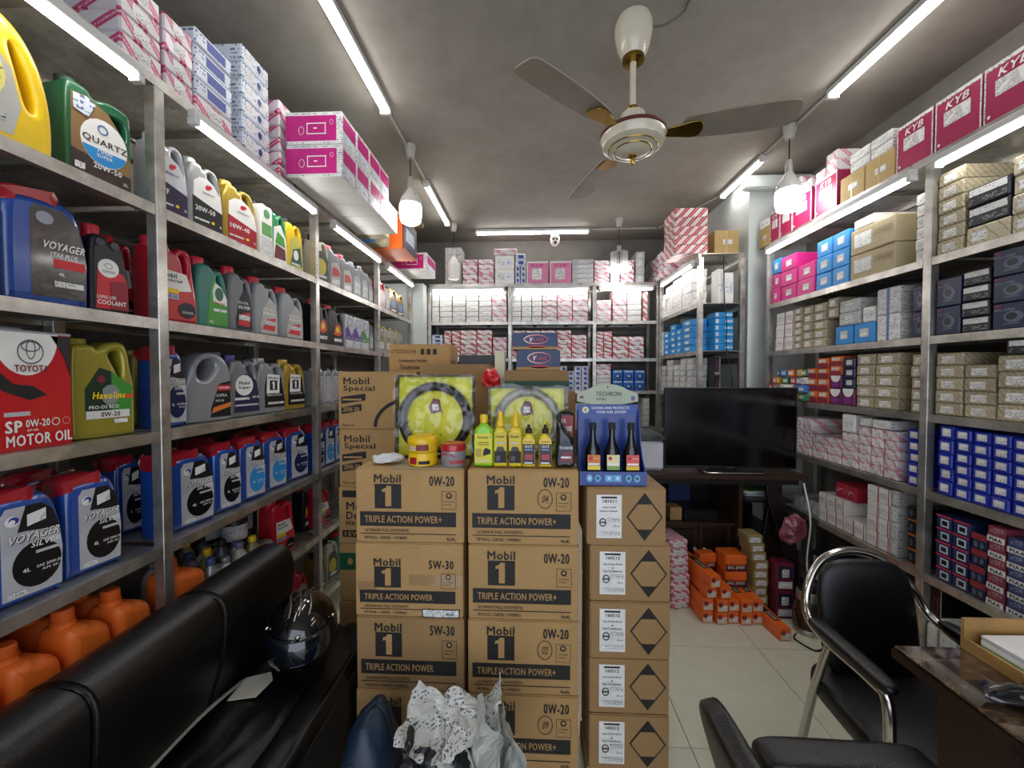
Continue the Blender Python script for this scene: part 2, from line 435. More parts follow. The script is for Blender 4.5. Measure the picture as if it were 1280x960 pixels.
def unit(front, back, axis, posts, zs, parent, top=2.46, skip=()):
    s = 1 if back > front else -1
    for p in posts:
        for q, nm in ((front - s * .002, 'post'), (back - s * .04, 'post')):
            a = sorted((q, q + s * .036))
            if axis == 'y': box(nm, a[0], a[1], p - .018, p + .018, 0, top - .036, STEEL, parent, .002)
            else: box(nm, p - .018, p + .018, a[0], a[1], 0, top - .036, STEEL, parent, .002)
    for i in range(len(posts) - 1):
        for z in zs:
            e = 0.0195 if z < top else 0
            board(front, back, z, axis, posts[i] + e, posts[i + 1] - e, parent)
            m = (posts[i] + posts[i + 1]) / 2
            r = sorted((back - s * .012, back - s * .002))
            if axis == 'y': box('back_rail', r[0], r[1], posts[i] + .02, posts[i + 1] - .02, z - .10, z - .055, STEELD, parent)
            else: box('back_rail', posts[i] + .02, posts[i + 1] - .02, r[0], r[1], z - .10, z - .055, STEELD, parent)
            for k in (.3, .7):      # stiffening channel under each sheet
                a = posts[i] + (posts[i + 1] - posts[i]) * k; q = sorted((front + s * .022, back - s * .015))
                if axis == 'y': box('stiffener', q[0], q[1], a - .015, a + .015, z - .016, z - .0045, STEELD, parent)
                else: box('stiffener', a - .015, a + .015, q[0], q[1], z - .016, z - .0045, STEELD, parent)
def thing(name, label, cat, loc=(0, 0, 0), rz=0, group=None):
    o = bpy.data.objects.new(name, None); COL.objects.link(o); o.location = loc; o.rotation_euler = (0, 0, rz)
    o.empty_display_size = .05
    return tag(o, label, cat, group)
ZS = [2.46, 2.046, 1.68, 1.314, .936, .58, .2]
SL = thing('shelving_unit', 'long stainless steel shelving of oil jugs along the left wall', 'shelving')
unit(-1.2, -1.6, 'y', [-.62, .31, 1.238, 2.18, 3.09, 3.95], ZS, SL)
ZR = [2.46, 2.01, 1.667, 1.325, .985, .616, .2]
SRT = thing('shelving_unit', 'stainless steel shelving of parts boxes along the right wall', 'shelving')
unit(1.75, 2.15, 'y', [-.1, .86, 1.82, 2.98], ZR, SRT)
ZK = [2.46, 2.06, 1.67, 1.33, .95, .55, .2]
SBK = thing('shelving_unit', 'stainless steel shelving across the back wall full of striped cartons', 'shelving')
unit(4.16, 4.56, 'x', [-1.07, -.21, .68, 1.34], ZK, SBK)
SSD = thing('shelving_unit', 'narrow steel shelving beside the pale pilaster behind the television', 'shelving')
unit(1.34, 1.70, 'y', [3.2, 4.12], [2.46, 2.07, 1.69, 1.33, .95, .55, .2], SSD)
# ================================================================ lamps
HOUS = M('c9c9c6', .4, name='lamp_housing')
def tubelamp(p0, p1, label, r=.014, hw=.022, down=(0, 0, -1), group=None):
    p0, p1 = Vector(p0), Vector(p1); L = (p1 - p0).length; d = (p1 - p0).normalized()
    t = thing('tube_lamp', label, 'lamp', p0, math.atan2(d.y, d.x), group)
    box('housing', 0, L, -hw, hw, 0, .028, HOUS, t, .003)
    # glowing diffuser: half round bar under the housing
    bm = bmesh.new(); n = 8; A = []; B = []
    for i in range(n + 1):
        a = math.pi + math.pi * i / n; y, z = hw * .8 * math.cos(a), r * 1.6 * math.sin(a) - .001
        A.append(bm.verts.new((.02, y, z))); B.append(bm.verts.new((L - .02, y, z)))
    bm.faces.new(A); bm.faces.new(B[::-1])
    for i in range(n): bm.faces.new((A[i], A[i + 1], B[i + 1], B[i]))
    bm.faces.new((A[0], B[0], B[-1], A[-1])); bmesh.ops.recalc_face_normals(bm, faces=bm.faces)
    ob('diffuser', bm2me(bm, 'diffuser', EM_T), t)
    for a in (0, L - .019): box('end_cap', a - .001, a + .02, -hw - .001, hw + .001, -.024, -.0005, HOUS, t, .002)
    return t
zt = ZC - .032
XA = -.83
tubelamp((XA, 1.07, zt), (XA, 2.27, zt), 'long ceiling tube lamp at top left, running out of the picture', hw=.03)
tubelamp((XA, 3.12, zt), (XA, 3.97, zt), 'ceiling tube lamp beyond the lit left pendant bulb', hw=.025)
XQ = 1.64
tubelamp((XQ, 1.05, zt), (XQ, 2.25, zt), 'long ceiling tube lamp at top right, running out of the picture', hw=.03)
tubelamp((XQ, 2.86, zt), (XQ, 3.46, zt), 'short ceiling tube lamp above the kraft boxes, right of the fan', hw=.025)
tubelamp((-.58, 4.22, zt), (.63, 4.22, zt), 'ceiling tube lamp across the back, above the shelving', hw=.028)
TRK = M('a9a49a', .5, name='conduit_paint')
def strip(label, *pts, r=.011, mat=None, name='conduit'):
    o = tube(name, pts, r, mat or TRK, None, 6); return tag(o, label, 'conduit' if name == 'conduit' else 'cable')
strip('painted ceiling conduit between the left tube lamps', (XA, 2.29, ZC - .012), (XA, 3.10, ZC - .012))
strip('painted ceiling conduit between the right tube lamps', (XQ, 2.27, ZC - .012), (XQ, 2.85, ZC - .012))
strip('painted ceiling conduit running from short right tube to the back', (XQ, 3.48, ZC - .012), (1.36, 4.22, ZC - .012))
strip('painted ceiling conduit right of the back tube lamp', (.65, 4.22, ZC - .012), (1.33, 4.22, ZC - .012))
z = 2.422
for a0, a1, lb in ((.30, 1.15, 'shelf edge tube lamp above the yellow and green jugs, top left'), (1.33, 2.12, 'shelf edge tube lamp above the silver and gold jugs'),
                   (2.30, 3.04, 'shelf edge tube lamp above the grey motor oil bottles'), (3.2, 3.9, 'farthest shelf edge tube lamp on the left shelving')):
    tubelamp((-1.172, a0, z - .028), (-1.172, a1, z - .028), lb, hw=.016)
for a0, a1, lb in ((.55, 1.77, 'shelf edge tube lamp below the three big crimson boxes'), (1.86, 2.95, 'shelf edge tube lamp above the blue and magenta boxes')):
    tubelamp((1.722, a0, z - .028), (1.722, a1, z - .028), lb, hw=.018)
for a0, a1, lb in ((-1.04, -.26, 'tube lamp under top back shelf, left bay'), (-.17, .62, 'tube lamp under top back shelf, middle bay'), (.72, 1.28, 'tube lamp under top back shelf, right bay')):
    tubelamp((a0, 4.135, z - .028), (a1, 4.135, z - .028), lb, hw=.016)
tubelamp((1.315, 3.24, z - .028), (1.315, 4.0, z - .028), 'unlit-looking slim tube lamp along the narrow side shelving', hw=.014)
CER = M('b9b6ae', .3, name='ceramic_holder'); GLS = M('dedcd4', .25, name='bulb_shell')
def pendant(x, y, label, lit=True, drop=.0, s=1.0):
    t = thing('pendant_bulb', label, 'lamp', (x, y, ZC))
    lathe('ceiling_rose', [(.038, 0), (.036, -.03), (.028, -.07), (.022, -.085)][::-1], CER, t, 20)
    tube('cord', [(0, 0, -.08), (0, 0, -.24 - drop)], .0035, BLK, t, 6)
    z0 = -.24 - drop
    lathe('socket', [(.014, z0 + .03), (.02, z0), (.022, z0 - .05), (.018, z0 - .055)][::-1], CER, t, 16)
    lathe('bulb_collar', [(.022, z0 - .05), (.045 * s, z0 - .09), (.068 * s, z0 - .13), (.07 * s, z0 - .16)][::-1], GLS, t, 28)
    lathe('bulb_globe', [(.071 * s, z0 - .16), (.073 * s, z0 - .18), (.072 * s, z0 - .24), (.063 * s, z0 - .275), (.04 * s, z0 - .288)][::-1], EM_B if lit else GLS, t, 28)
pendant(-.81, 2.66, 'lit white bulb hanging from the ceiling at left, over the top boxes')
pendant(1.62, 2.56, 'lit white bulb hanging from ceiling beside the right shelving')
pendant(-.785, 4.04, 'unlit white bulb hanging low in the back left corner', False, .05, .95)
t = thing('pendant_lamp', 'ribbed aluminium high-power lamp hanging before the back shelving', 'lamp', (.89, 3.98, ZC))
lathe('ceiling_rose', [(.036, 0), (.034, -.03), (.022, -.08)][::-1], CER, t, 20)
tube('cord', [(0, 0, -.07), (0, 0, -.28)], .0035, BLK, t, 6)
lathe('socket', [(.02, -.27), (.022, -.32), (.05, -.34)][::-1], CER, t, 16)
lathe('core', [(.045, -.34), (.045, -.48)][::-1], STEELD, t, 20)
for k in range(20):
    a = k * R(18); f = box('fin', .044, .085, -.002, .002, -.485, -.335, HOUS, t); f.rotation_euler = (0, 0, a)
lathe('lamp_disc', [(.115, -.487), (.12, -.50), (.09, -.525), (.03, -.535)][::-1], emit('disc_glow', 6), t, 28)
# camera dome
t = thing('security_camera', 'small white security camera under the back ceiling tube', 'camera', (.27, 4.3, ZC))
lathe('mount', [(.05, 0), (.05, -.02), (.035, -.05), (.03, -.07)][::-1], HOUS, t, 20)
o = lathe('camera_body', [(.02, -.055), (.048, -.02), (.052, .03), (.04, .06), (.01, .07)], WHT, t, 20); o.location = (0, -.03, -.115); o.rotation_euler = (R(25), 0, 0)
for a, b, r in ((-.02, -.10, .012), (.02, -.10, .012), (0, -.14, .014)):
    o = lathe('lens', [(r, 0), (r, .012), (r * .5, .016)], BLK, t, 12); o.location = (a, -.078, b - .01); o.rotation_euler = (R(90), 0, 0)
# ================================================================ ceiling fan
CREAM = M('cfc8b2', .22, coat=.5, name='fan_enamel', var=.05); BRASS = M('b08d3f', .2, 1, name='brass'); BLADE = M('8b8272', .5, name='dusty_blade', var=.15)
BROWN = M('5a2c24', .4, name='maroon_band')
fx, fy = .452, 1.775
t = thing('ceiling_fan', 'cream ceiling fan with three dusty blades and brass trim', 'fan', (fx, fy, ZC))
lathe('canopy', [(.072, -.002), (.082, -.03), (.08, -.07), (.066, -.13), (.048, -.165)][::-1], CREAM, t, 36)
lathe('canopy_ring', [(.0475, -.160), (.046, -.182), (.02, -.186)][::-1], BRASS, t, 32)
lathe('down_rod', [(.0135, -.18), (.0135, -.40)][::-1], CREAM, t, 16)
lathe('rod_collar', [(.02, -.375), (.03, -.39), (.028, -.40)][::-1], BRASS, t, 20)
lathe('motor_cover', [(.03, -.395), (.052, -.41), (.062, -.45), (.066, -.49)][::-1], CREAM, t, 32)
lathe('motor_housing', [(.066, -.482), (.118, -.487), (.138, -.50), (.14, -.515), (.128, -.545), (.10, -.562)][::-1], CREAM, t, 44)
lathe('maroon_band', [(.1385, -.494), (.1445, -.499), (.1445, -.507), (.1405, -.511)][::-1], BROWN, t, 44)
for r, q in ((.104, -.558), (.078, -.566)):
    tube('trim_ring', [(r * math.cos(R(a)), r * math.sin(R(a)), q) for a in range(0, 360, 12)], .003, BRASS, t, 6, True)
lathe('bottom_cap', [(.10, -.555), (.074, -.569), (.055, -.578), (.02, -.586)][::-1], CREAM, t, 36)
lathe('finial', [(.02, -.583), (.019, -.592), (.009, -.598), (.011, -.606), (.007, -.622), (.003, -.626)][::-1], BRASS, t, 16)
for k, a in enumerate((222, 349, 106)):
    out = [(.20, -.045), (.22, -.062), (.40, -.073), (.60, -.074), (.635, -.06), (.64, 0), (.635, .05), (.60, .062), (.40, .066), (.22, .05), (.20, .04)]
    bm = bmesh.new(); q = chaikin(out, 1); A = [bm.verts.new((p[0], p[1], .0025)) for p in q]; B = [bm.verts.new((p[0], p[1], -.0025)) for p in q]
    bm.faces.new(A); bm.faces.new(B[::-1])
    for i in range(len(q)): bm.faces.new((A[i], B[i], B[(i + 1) % len(q)], A[(i + 1) % len(q)]))
    bmesh.ops.recalc_face_normals(bm, faces=bm.faces)
    b = ob('blade', bm2me(bm, 'blade', BLADE), t); b.matrix_local = Matrix.Translation((0, 0, -.498)) @ Matrix.Rotation(R(a), 4, 'Z') @ Matrix.Rotation(R(-11), 4, 'X')
    h = ob('blade_bracket', None, t); bpy.data.objects.remove(h)
    h = slab('blade_bracket', [(.13, -.022), (.18, -.03), (.27, -.05), (.29, 0), (.27, .05), (.18, .03), (.13, .022)], [], .006, .002, BRASS, t)
    h.matrix_local = Matrix.Translation((0, 0, -.503)) @ Matrix.Rotation(R(a), 4, 'Z') @ Matrix.Rotation(R(-11), 4, 'X') @ Matrix.Rotation(R(-90), 4, 'X') 
strip('grey cable looping from the fan canopy to the conduit', *spline([(fx + .07, fy, ZC - .03), (fx + .13, fy - .01, ZC - .035), (fx + .2, fy - .04, ZC - .01), (.66, 1.68, ZC - .006), (.70, 1.5, ZC - .006)], 6), r=.004, mat=M('55504a', .6, name='cable_grey'), name='cable')
strip('painted ceiling conduit feeding the fan', (.70, 1.55, ZC - .009), (.66, .9, ZC - .009), r=.009)
# ================================================================ cartons on the shelves
STK = P_STK
k_white = cartonp(P_WHITE, [('L', rect(.22, .3, .78, .72), P_STK)])
k_white2 = cartonp(WHT, [('L', rect(.12, .25, .5, .78), P_STK2), ('L', rect(.6, .3, .9, .7), P_BLUE)])
k_pale = cartonp(S_PALE, [('L', rect(.3, .28, .72, .8), P_STK2)])
k_pink = cartonp(S_PINK, [('L', rect(.3, .25, .7, .8), P_STK2)])
k_red = cartonp(S_RED, [('L', rect(.33, .22, .72, .82), P_STK2)])
k_redv = cartonp(S_RED, [], W=.07)
k_big = cartonp(S_BIG, [], W=.30, D=.25, H=.075)
k_grey = cartonp(P_GREY, [('L', rect(.3, .2, .7, .7), P_STK2)])
k_wblue = cartonp(P_BLUE, [('L', rect(.3, .2, .8, .8), M('3c4f9a', .5))])
k_kraft = cartonp(KRAFT, [('L', rect(.22, .2, .72, .74), STK)])
k_kraftp = cartonp(KRAFTP, [('L', rect(.15, .25, .5, .7), P_STK2)])
BLUE = M('1d3fae', .4); ROYAL = M('2233a6', .38); CYAN = M('1f8fd0', .35); MAG = M('d62a86', .4); CRIM = M('a32050', .4, name='crimson_board'); NAVY = M('1c2748', .35); MAGD = M('c2207c', .4)
k_royal = cartonp(ROYAL, [('L', rect(.2, .25, .8, .82), STK)], W=.10, H=.07)
k_cyan = cartonp(M('2b8fd6', .4), [('L', rect(.3, .3, .72, .72), STK)], W=.14, H=.10)
k_cyanf = cartonp(CYAN, [('L', rect(.04, .2, .2, .8), P_STK2), ('L', rect(.55, .35, .95, .65), P_BLUE)], W=.26, H=.055)
k_mag = cartonp(MAG, [('L', rect(.35, .3, .7, .7), STK)], W=.14, H=.11)
k_kyb = cartonp(CRIM, [('L', rect(.0, .93, 1, 1), P_WHITE, 'white_edge'), ('L', rect(.0, 0, .03, 1), P_WHITE, 'white_edge'), ('L', rect(.97, 0, 1, 1), P_WHITE, 'white_edge'),
                       ('L', rect(.2, .42, .78, .70), STK), ('T', 'KYB', .24, .74, .78, .88, WHT, .03, .25), ('D', .1, .12, .03, .03, WHT)], W=.18, D=.3, H=.22)
k_denso = cartonp(card('carton_khaki', 'b3a482'), [('L', rect(.1, .25, .5, .8), P_STK2), ('T', 'DENSO', .58, .5, .95, .72, M('8a7c5e', .7))], W=.3, D=.28, H=.12)
def headlamp_art(c1, c2, x=.55, z=.45, rx=.26, rz=.22):
    return [('L', ell(x, z, rx, rz, 16), c1, 'product_picture'), ('D', x - .04, z + .02, rx * .55, rz * .6, c2), ('R', x - rx * .9, z - rz * 1.25, x + rx * .7, z - rz * 1.05, c1)]
NAVL = M('5a6478', .3, name='picture_grey'); NAVB = M('12161f', .3)
k_navy = cartonp(NAVY, [('T', 'TRW', .06, .84, .24, .92, M('d0344a', .5)), ('L', rect(.05, .7, .6, .78), printed('navy_copy', '1c2748', '9aa2b8', 200, 200, .5))] + headlamp_art(NAVL, NAVB), W=.18, H=.14)
k_bluepic = cartonp(M('1b62b8', .35), [('L', rect(.1, .78, .9, .92), P_BLUE)] + headlamp_art(NAVB, M('8fb6dc', .3), .55, .38, .3, .2), W=.11, H=.11)
k_dark = cartonp(M('22252b', .4), [('L', rect(.05, .55, .95, .9), P_STK2), ('L', rect(.05, .1, .95, .4), printed('dark_copy', '22252b', 'aaaaaa', 160, 150, .5))], W=.2, H=.07)
k_lamp = cartonp(M('25305a', .35), [('L', rect(0, .86, 1, 1), M('b8324c', .5), 'red_band'), ('L', rect(.3, .12, .85, .72), M('c8d2e0', .4), 'product_picture'), ('R', .4, .25, .75, .6, NAVB)], W=.12, H=.085)
k_dkor = cartonp(M('1d2026', .4), [('L', rect(0, 0, 1, .12), M('b8672a', .5), 'orange_band'), ('D', .3, .55, .14, .25, M('4e5a70', .3))], W=.14, H=.1)
k_redlamp = cartonp(NAVY, [('L', rect(0, .6, 1, 1), M('8f3038', .45), 'red_band'), ('D', .3, .3, .12, .2, NAVL), ('D', .7, .3, .12, .2, NAVL)], W=.14, H=.1)
PR = M('8a3a4c', .5, name='piaa_red'); PB = M('3a4570', .5, name='piaa_blue')
k_pr = cartonp(PR, [('L', rect(0, 0, 1, .38), WHT, 'white_band'), ('T', 'PIAA', .14, .07, .86, .31, INK, .04), ('L', rect(.08, .6, .9, .9), printed('pr_copy', '8a3a4c', 'd8c0c0', 120, 90, .5))], W=.12, H=.085)
k_pb = cartonp(PB, [('L', rect(0, 0, 1, .38), WHT, 'white_band'), ('T', 'PIAA', .14, .07, .86, .31, INK, .04), ('L', rect(.08, .6, .9, .9), printed('pb_copy', '3a4570', 'c0c8d8', 120, 90, .5))], W=.12, H=.085)
k_wr = cartonp(WHT, [('L', rect(.92, 0, 1, 1), M('b3253c', .5), 'red_edge'), ('L', rect(.1, .3, .8, .7), P_STK2)], W=.1, H=.1)
k_wrs = cartonp(M('b3253c', .5), [('L', rect(.1, .35, .8, .65), printed('wr_copy', 'b3253c', 'eeeeee', 90, 60, .5))], W=.1, H=.1)
k_orange = cartonp(M('e06a1c', .45), [('L', rect(0, 0, 1, .45), M('8c1f3a', .45), 'maroon_panel'), ('L', rect(.15, .55, .8, .85), P_STK2)], W=.1, H=.09)
k_purple = cartonp(M('6a2456', .45), [('L', ell(.5, 1.0, .42, .5, 16, 180, 360), WHT, 'white_arc'), ('T', 'V2O', .2, .15, .8, .42, M('b64ad0', .5))], W=.1, H=.1)
k_navys = cartonp(NAVY, [('L', rect(.3, .3, .8, .8), P_STK2)], W=.1, H=.09)
k_wpack = cartonp(P_WHITE, [('L', rect(.44, 0, .56, 1), M('6a78b0', .5), 'blue_tape'), ('L', rect(.62, .4, .9, .6), P_STK2)], W=.19, H=.15)
k_pinkpack = cartonp(M('d884a8', .45), [('L', rect(.25, .18, .7, .68), STK), ('L', rect(.0, .94, 1, 1), WHT, 'white_edge'), ('L', rect(.0, 0, .04, 1), WHT, 'white_edge'), ('T', 'KYB', .2, .76, .8, .88, MAGD, .02, .2)], W=.22, H=.22)
k_kbox = cartonp(CARDG, [('L', rect(.46, 0, .52, 1), M('c8b078', .25), 'tape'), ('L', rect(.35, .4, .72, .6), P_STK2)], W=.24, D=.2, H=.2)
k_dk2 = cartonp(M('1a1a1e', .4), [('O', .5, .42, .2, .26, .03, M('a04468', .4)), ('O', .78, .6, .1, .14, .02, M('a04468', .4)), ('T', 'SUPER HORN', .06, .05, .8, .16, WHT), ('L', rect(.9, .05, .97, .95), P_STK)], W=.2, H=.2)
B3, R3 = 'B', 'R'
YB_ = 4.172
# back wall: on top
wh = 'on top of the back shelving'
grid(k_grey, B3, YB_, 2.461, [(556, 577, 5)], .078, 'grey white flat carton', wh)
grid(k_pink, B3, YB_, 2.461, [(578, 597, 5), (598, 617, 5)], .052, 'pink and white striped flat carton', wh, name='striped_carton')
grid(k_white2, B3, YB_, 2.461, [(618.5, 643, 2)], .150, 'large white carton', wh + ', centre')
place(k_pale, 'B', YB_, xB(617, 2.8, YB_), xB(646, 2.8, YB_), 2.764, BW, 'flat cream and red carton lying on two large white cartons', 'box', None, 1.1, .02, 'striped_carton')
grid(k_wblue, B3, YB_, 2.461, [(644, 650, 3), (651, 657, 3)], .062, 'tiny blue and white carton', wh + ', centre')
grid(k_wblue, B3, YB_, 2.65, [(644, 657, 2)], .062, 'small pale blue carton', wh + ', upper rows')
for i, (a, b, l) in enumerate(((658.5, 685, 'faded pink box with white sticker, left one under the security camera'), (687.5, 714, 'faded pink box with white sticker, right one under the security camera'))):
    place(k_pinkpack, 'B', YB_, xB(a, 2.5, YB_), xB(b, 2.5, YB_), 2.461, .22, l, 'box', None, 1.04, 0, 'pink_box')
grid(k_grey, B3, YB_, 2.461, [(715, 742, 5)], .049, 'long grey white carton', wh + ', right of pink boxes')
grid(k_pink, B3, YB_, 2.461, [(743, 762, 5), (776, 793, 5)], .047, 'pink striped carton', wh + ', by ribbed lamp', name='striped_carton')
grid(k_grey, B3, YB_, 2.461, [(763, 775, 5)], .05, 'narrow grey carton', wh + ', by ribbed lamp')
grid(k_grey, B3, YB_, 2.461, [(795, 806, 4)], .08, 'grey carton', wh + ', far right end')
# back shelf 2
w2 = 'second back shelf'
grid(k_white, B3, YB_, 2.061, [(533.5, 549, 6), (549.5, 565, 6), (565.5, 582, 6), (582.5, 598, 6), (598.5, 614.5, 6)], .054, 'white printed carton', w2 + ', left bay')
grid(k_pale, B3, YB_, 2.061, [(615, 633.5, 6)], .055, 'pale pink striped carton', w2 + ', left bay', name='striped_carton')
grid(k_white, B3, YB_, 2.061, [(639, 651.5, 7), (652, 664.5, 7), (665, 677.5, 6)], .052, 'bluish white carton', w2 + ', middle bay')
grid(k_pale, B3, YB_, 2.061, [(678, 696.5, 6), (697, 715.5, 6), (716, 735, 6)], .053, 'faded striped carton', w2 + ', middle bay', name='striped_carton')
grid(k_pale, B3, YB_, 2.061, [(745, 764, 4), (766, 783.5, 6)], .055, 'faded striped carton', w2 + ', right bay', name='striped_carton')
grid(k_white, B3, YB_, 2.061, [(784, 802, 6)], .056, 'cream white carton', w2 + ', right bay')
grid(k_redv, B3, YB_, 2.061, [(804, 810, 5)], .06, 'striped carton seen end on', w2 + ', right bay', name='striped_carton')
w3 = 'third back shelf'
grid(k_wblue, B3, YB_, 1.671, [(534, 553, 6)], .042, 'low white and blue carton', w3 + ', left bay')
grid(k_redv, B3, YB_, 1.671, [(555, 564, 8), (565, 575, 8)], .037, 'red striped narrow carton', w3 + ', left bay', name='striped_carton')
grid(k_red, B3, YB_, 1.671, [(575.5, 595.5, 6), (596, 615, 6)], .05, 'red striped wide carton', w3 + ', left bay', name='striped_carton')
grid(k_pink, B3, YB_, 1.671, [(616, 633.5, 5)], .045, 'pink red striped carton', w3 + ', left bay', name='striped_carton')
grid(k_red, B3, YB_, 1.671, [(639, 656.5, 6), (657, 675.5, 6), (676, 694.5, 6), (695, 714, 6), (714.5, 733.5, 5)], .049, 'red striped carton', w3 + ', middle bay', name='striped_carton')
grid(k_redv, B3, YB_, 1.671, [(745, 754.5, 8), (755, 765, 8)], .035, 'thin red striped carton', w3 + ', right bay', name='striped_carton')
grid(k_red, B3, YB_, 1.671, [(766, 785.5, 5), (786, 805, 5)], .045, 'red striped carton', w3 + ', right bay', name='striped_carton')
w4 = 'fourth back shelf'
grid(k_dark, B3, YB_, 1.331, [(573, 605, 3), (606, 633, 3)], .08, 'dark carton', w4 + ', left bay')
grid(k_wblue, B3, YB_, 1.331, [(700, 708.5, 5), (709, 717.5, 4), (718, 726.5, 5), (727, 735.5, 5)], .051, 'little white square carton', w4 + ', middle bay')
grid(k_pink, B3, YB_, 1.331, [(744.5, 764, 2, .055, 1.50)], .055, 'pink striped carton', w4 + ', right bay', name='striped_carton')
grid(k_white, B3, YB_, 1.331, [(744.5, 764, 4)], .042, 'white carton', w4 + ', right bay')
grid(k_bluepic, B3, YB_, 1.331, [(765.5, 778.5, 2), (779, 792.5, 2), (793, 806.5, 2)], .108, 'blue brake disc picture box', w4 + ', right bay', name='blue_box')
w5 = 'fifth back shelf'
grid(k_grey, B3, YB_, .951, [(700, 715, 5), (716, 734, 4)], .06, 'greyish carton', w5 + ', middle bay')
grid(k_grey, B3, YB_, .951, [(803, 812, 5)], .06, 'grey white carton', w5 + ', beside the printer')
# side shelving
X2 = 1.352
ws = 'side of the narrow steel shelving'
grid(k_white2, R3, X2, 2.071, [(852, 865, 5, .062), (841, 851.5, 5, .06), (832, 840.5, 5, .056), (824, 831.5, 4, .058)], .06, 'tidy white carton', 'second shelf, ' + ws, depth=.12, jit=.05)
grid(k_cyan, R3, X2, 1.691, [(852, 865, 5, .055)], .06, 'blue carton', 'third shelf, near ' + ws, depth=.12, jit=.04, name='blue_box')
grid(k_cyan, R3, X2, 1.691, [(845, 851.5, 4), (837, 844.5, 5), (829, 836.5, 4)], .055, 'small blue carton', 'third shelf, ' + ws, depth=.12, jit=.04, name='blue_box')
grid(k_white2, R3, X2, 1.691, [(824, 828.5, 4, .06)], .06, 'white carton', 'third shelf, ' + ws, depth=.12, jit=.05)
grid(k_grey, R3, X2, 1.331, [(857, 865, 6), (849, 856.5, 6), (841, 848.5, 5), (833, 840.5, 6), (825, 832.5, 5)], .051, 'grey white carton', 'fourth shelf, ' + ws, depth=.12, jit=.04)
grid(k_grey, R3, X2, .951, [(845, 865, 4), (830, 844, 4)], .07, 'grey carton', 'fifth shelf, ' + ws, depth=.12, jit=.04)
we = 'open end of the narrow steel shelving'
YE = 3.215
grid(k_white, B3, YE, 2.071, [(888, 897, 2, .135)], .135, 'tall white box', we, depth=.15)
grid(k_white2, B3, YE, 2.071, [(897.5, 905, 1, .27), (905.5, 917, 1, .24)], .27, 'upright white box', we + ', top shelf', depth=.12, jit=0)
grid(k_cyanf, B3, YE, 1.691, [(887.5, 917, 5, .052)], .052, 'flat cyan carton', we, depth=.13, name='cyan_carton', jit=.01)
place(k_cyanf, 'B', YE, 1.48, 1.62, 1.9535, .26, 'short flat cyan carton lying on top of the cyan stack', 'box', None, .8, .02, 'cyan_carton', .6)
grid(k_dk2, B3, YE, 1.331, [(888, 901, 2, .16)], .16, 'black box with maroon horn picture', we, depth=.13, name='horn_box')
# on top of the side shelving
place(k_kbox, 'B', YE, xB(893, 2.5, YE), xB(924, 2.5, YE), 2.461, .24, 'kraft box with crossed straps on top of the narrow side shelving', 'box', None, .92, 0, 'kraft_box', 1)
XT = 1.30
for r in range(5):
    place(k_big, 'B', YE - .01, xB(843, 2.5, YE), xB(884, 2.5, YE), 2.461 + .073 * r, .30, 'large red striped carton facing the shop, %s, top of side shelving' % (('bottom', 'second up', 'middle', 'fourth up', 'top')[r]), 'box', 'large red striped cartons on side shelving', .95, .01, 'striped_carton', 1)
grid(k_pink, R3, XT, 2.461, [(829, 838, 4, .075), (821, 828, 4, .065), (813, 820, 4, .062)], .07, 'red striped carton', 'side row on top of narrow shelving', name='striped_carton', jit=.04, depth=.3)
grid(k_grey, R3, XT, 2.461, [(806, 812, 3, .09)], .09, 'dark grey carton', 'far end on top of side shelving', jit=0)
# right wall, far bay
XR_ = 1.765
wt = 'on top of the right shelving'
place(k_kbox, 'R', XR_, yL(962, 2.5, XR_), yL(949, 2.5, XR_), 2.461, .24, 'small kraft box at far end on top of the right shelving', 'box', None, .7, 0, 'kraft_box')
for a, b, l, s in ((963, 974.5, 'smallest crimson box, farthest of the row on right shelving', 1), (975, 990, 'crimson box half behind the lit right bulb', .98), (990.5, 1014, 'crimson box just right of the lit right bulb', .98), (1019, 1046, 'crimson box with white cartons on it, left of kraft boxes', 1),
                (1121, 1166, 'big crimson box at top right, leftmost of the near three', .98), (1169, 1227, 'big crimson box at top right, middle of the near three', .98), (1230, 1308, 'big crimson box cut by the right edge of the picture', .98)):
    place(k_kyb, 'R', XR_, yL(a, 2.55, XR_), yL(b, 2.55, XR_), 2.461, .18, l, 'box', None, s, 0, 'crimson_box')
for a, b, l in ((1050, 1080, 'brown kraft carton right of the crimson boxes, upper right'), (1081, 1118, 'brown kraft carton touching the big crimson boxes')):
    place(k_kbox, 'R', XR_, yL(a, 2.5, XR_), yL(b, 2.5, XR_), 2.461, .24, l, 'box', None, .72, .01, 'kraft_box')
zt_ = 2.461 + .2195
grid(k_pale, R3, XR_, zt_, [(984, 1001, 2), (1002, 1014, 1)], .06, 'red and white carton', 'above crimson boxes by bulb', jit=.03, name='striped_carton')
grid(k_pale, R3, XR_, zt_, [(1019, 1031, 1), (1032, 1046, 2)], .06, 'cream red carton', 'above lone crimson box', jit=.03, name='striped_carton')
grid(k_white, R3, XR_, 2.461 + .1455, [(1062, 1086, 2), (1087, 1114, 2)], .05, 'white printed carton', 'upon brown kraft cartons', jit=.02)
grid(k_white2, R3, XR_, 2.461 + .142, [(950, 961, 1)], .06, 'long white carton', 'lying on small far kraft box right', jit=.02)
wf = 'far right shelving, '
f2 = wf + 'second shelf'
grid(k_mag, R3, XR_, 2.011, [(957, 974.5, 2)], .105, 'magenta carton', f2, name='magenta_box')
grid(k_cyan, R3, XR_, 2.222, [(957, 975, 1)], .105, 'blue carton', f2 + ', upon magenta cartons', name='blue_box')
grid(k_mag, R3, XR_, 2.011, [(975.5, 995.5, 3), (996, 1018.5, 2)], .10, 'bright magenta carton', f2, c0=1, name='magenta_box')
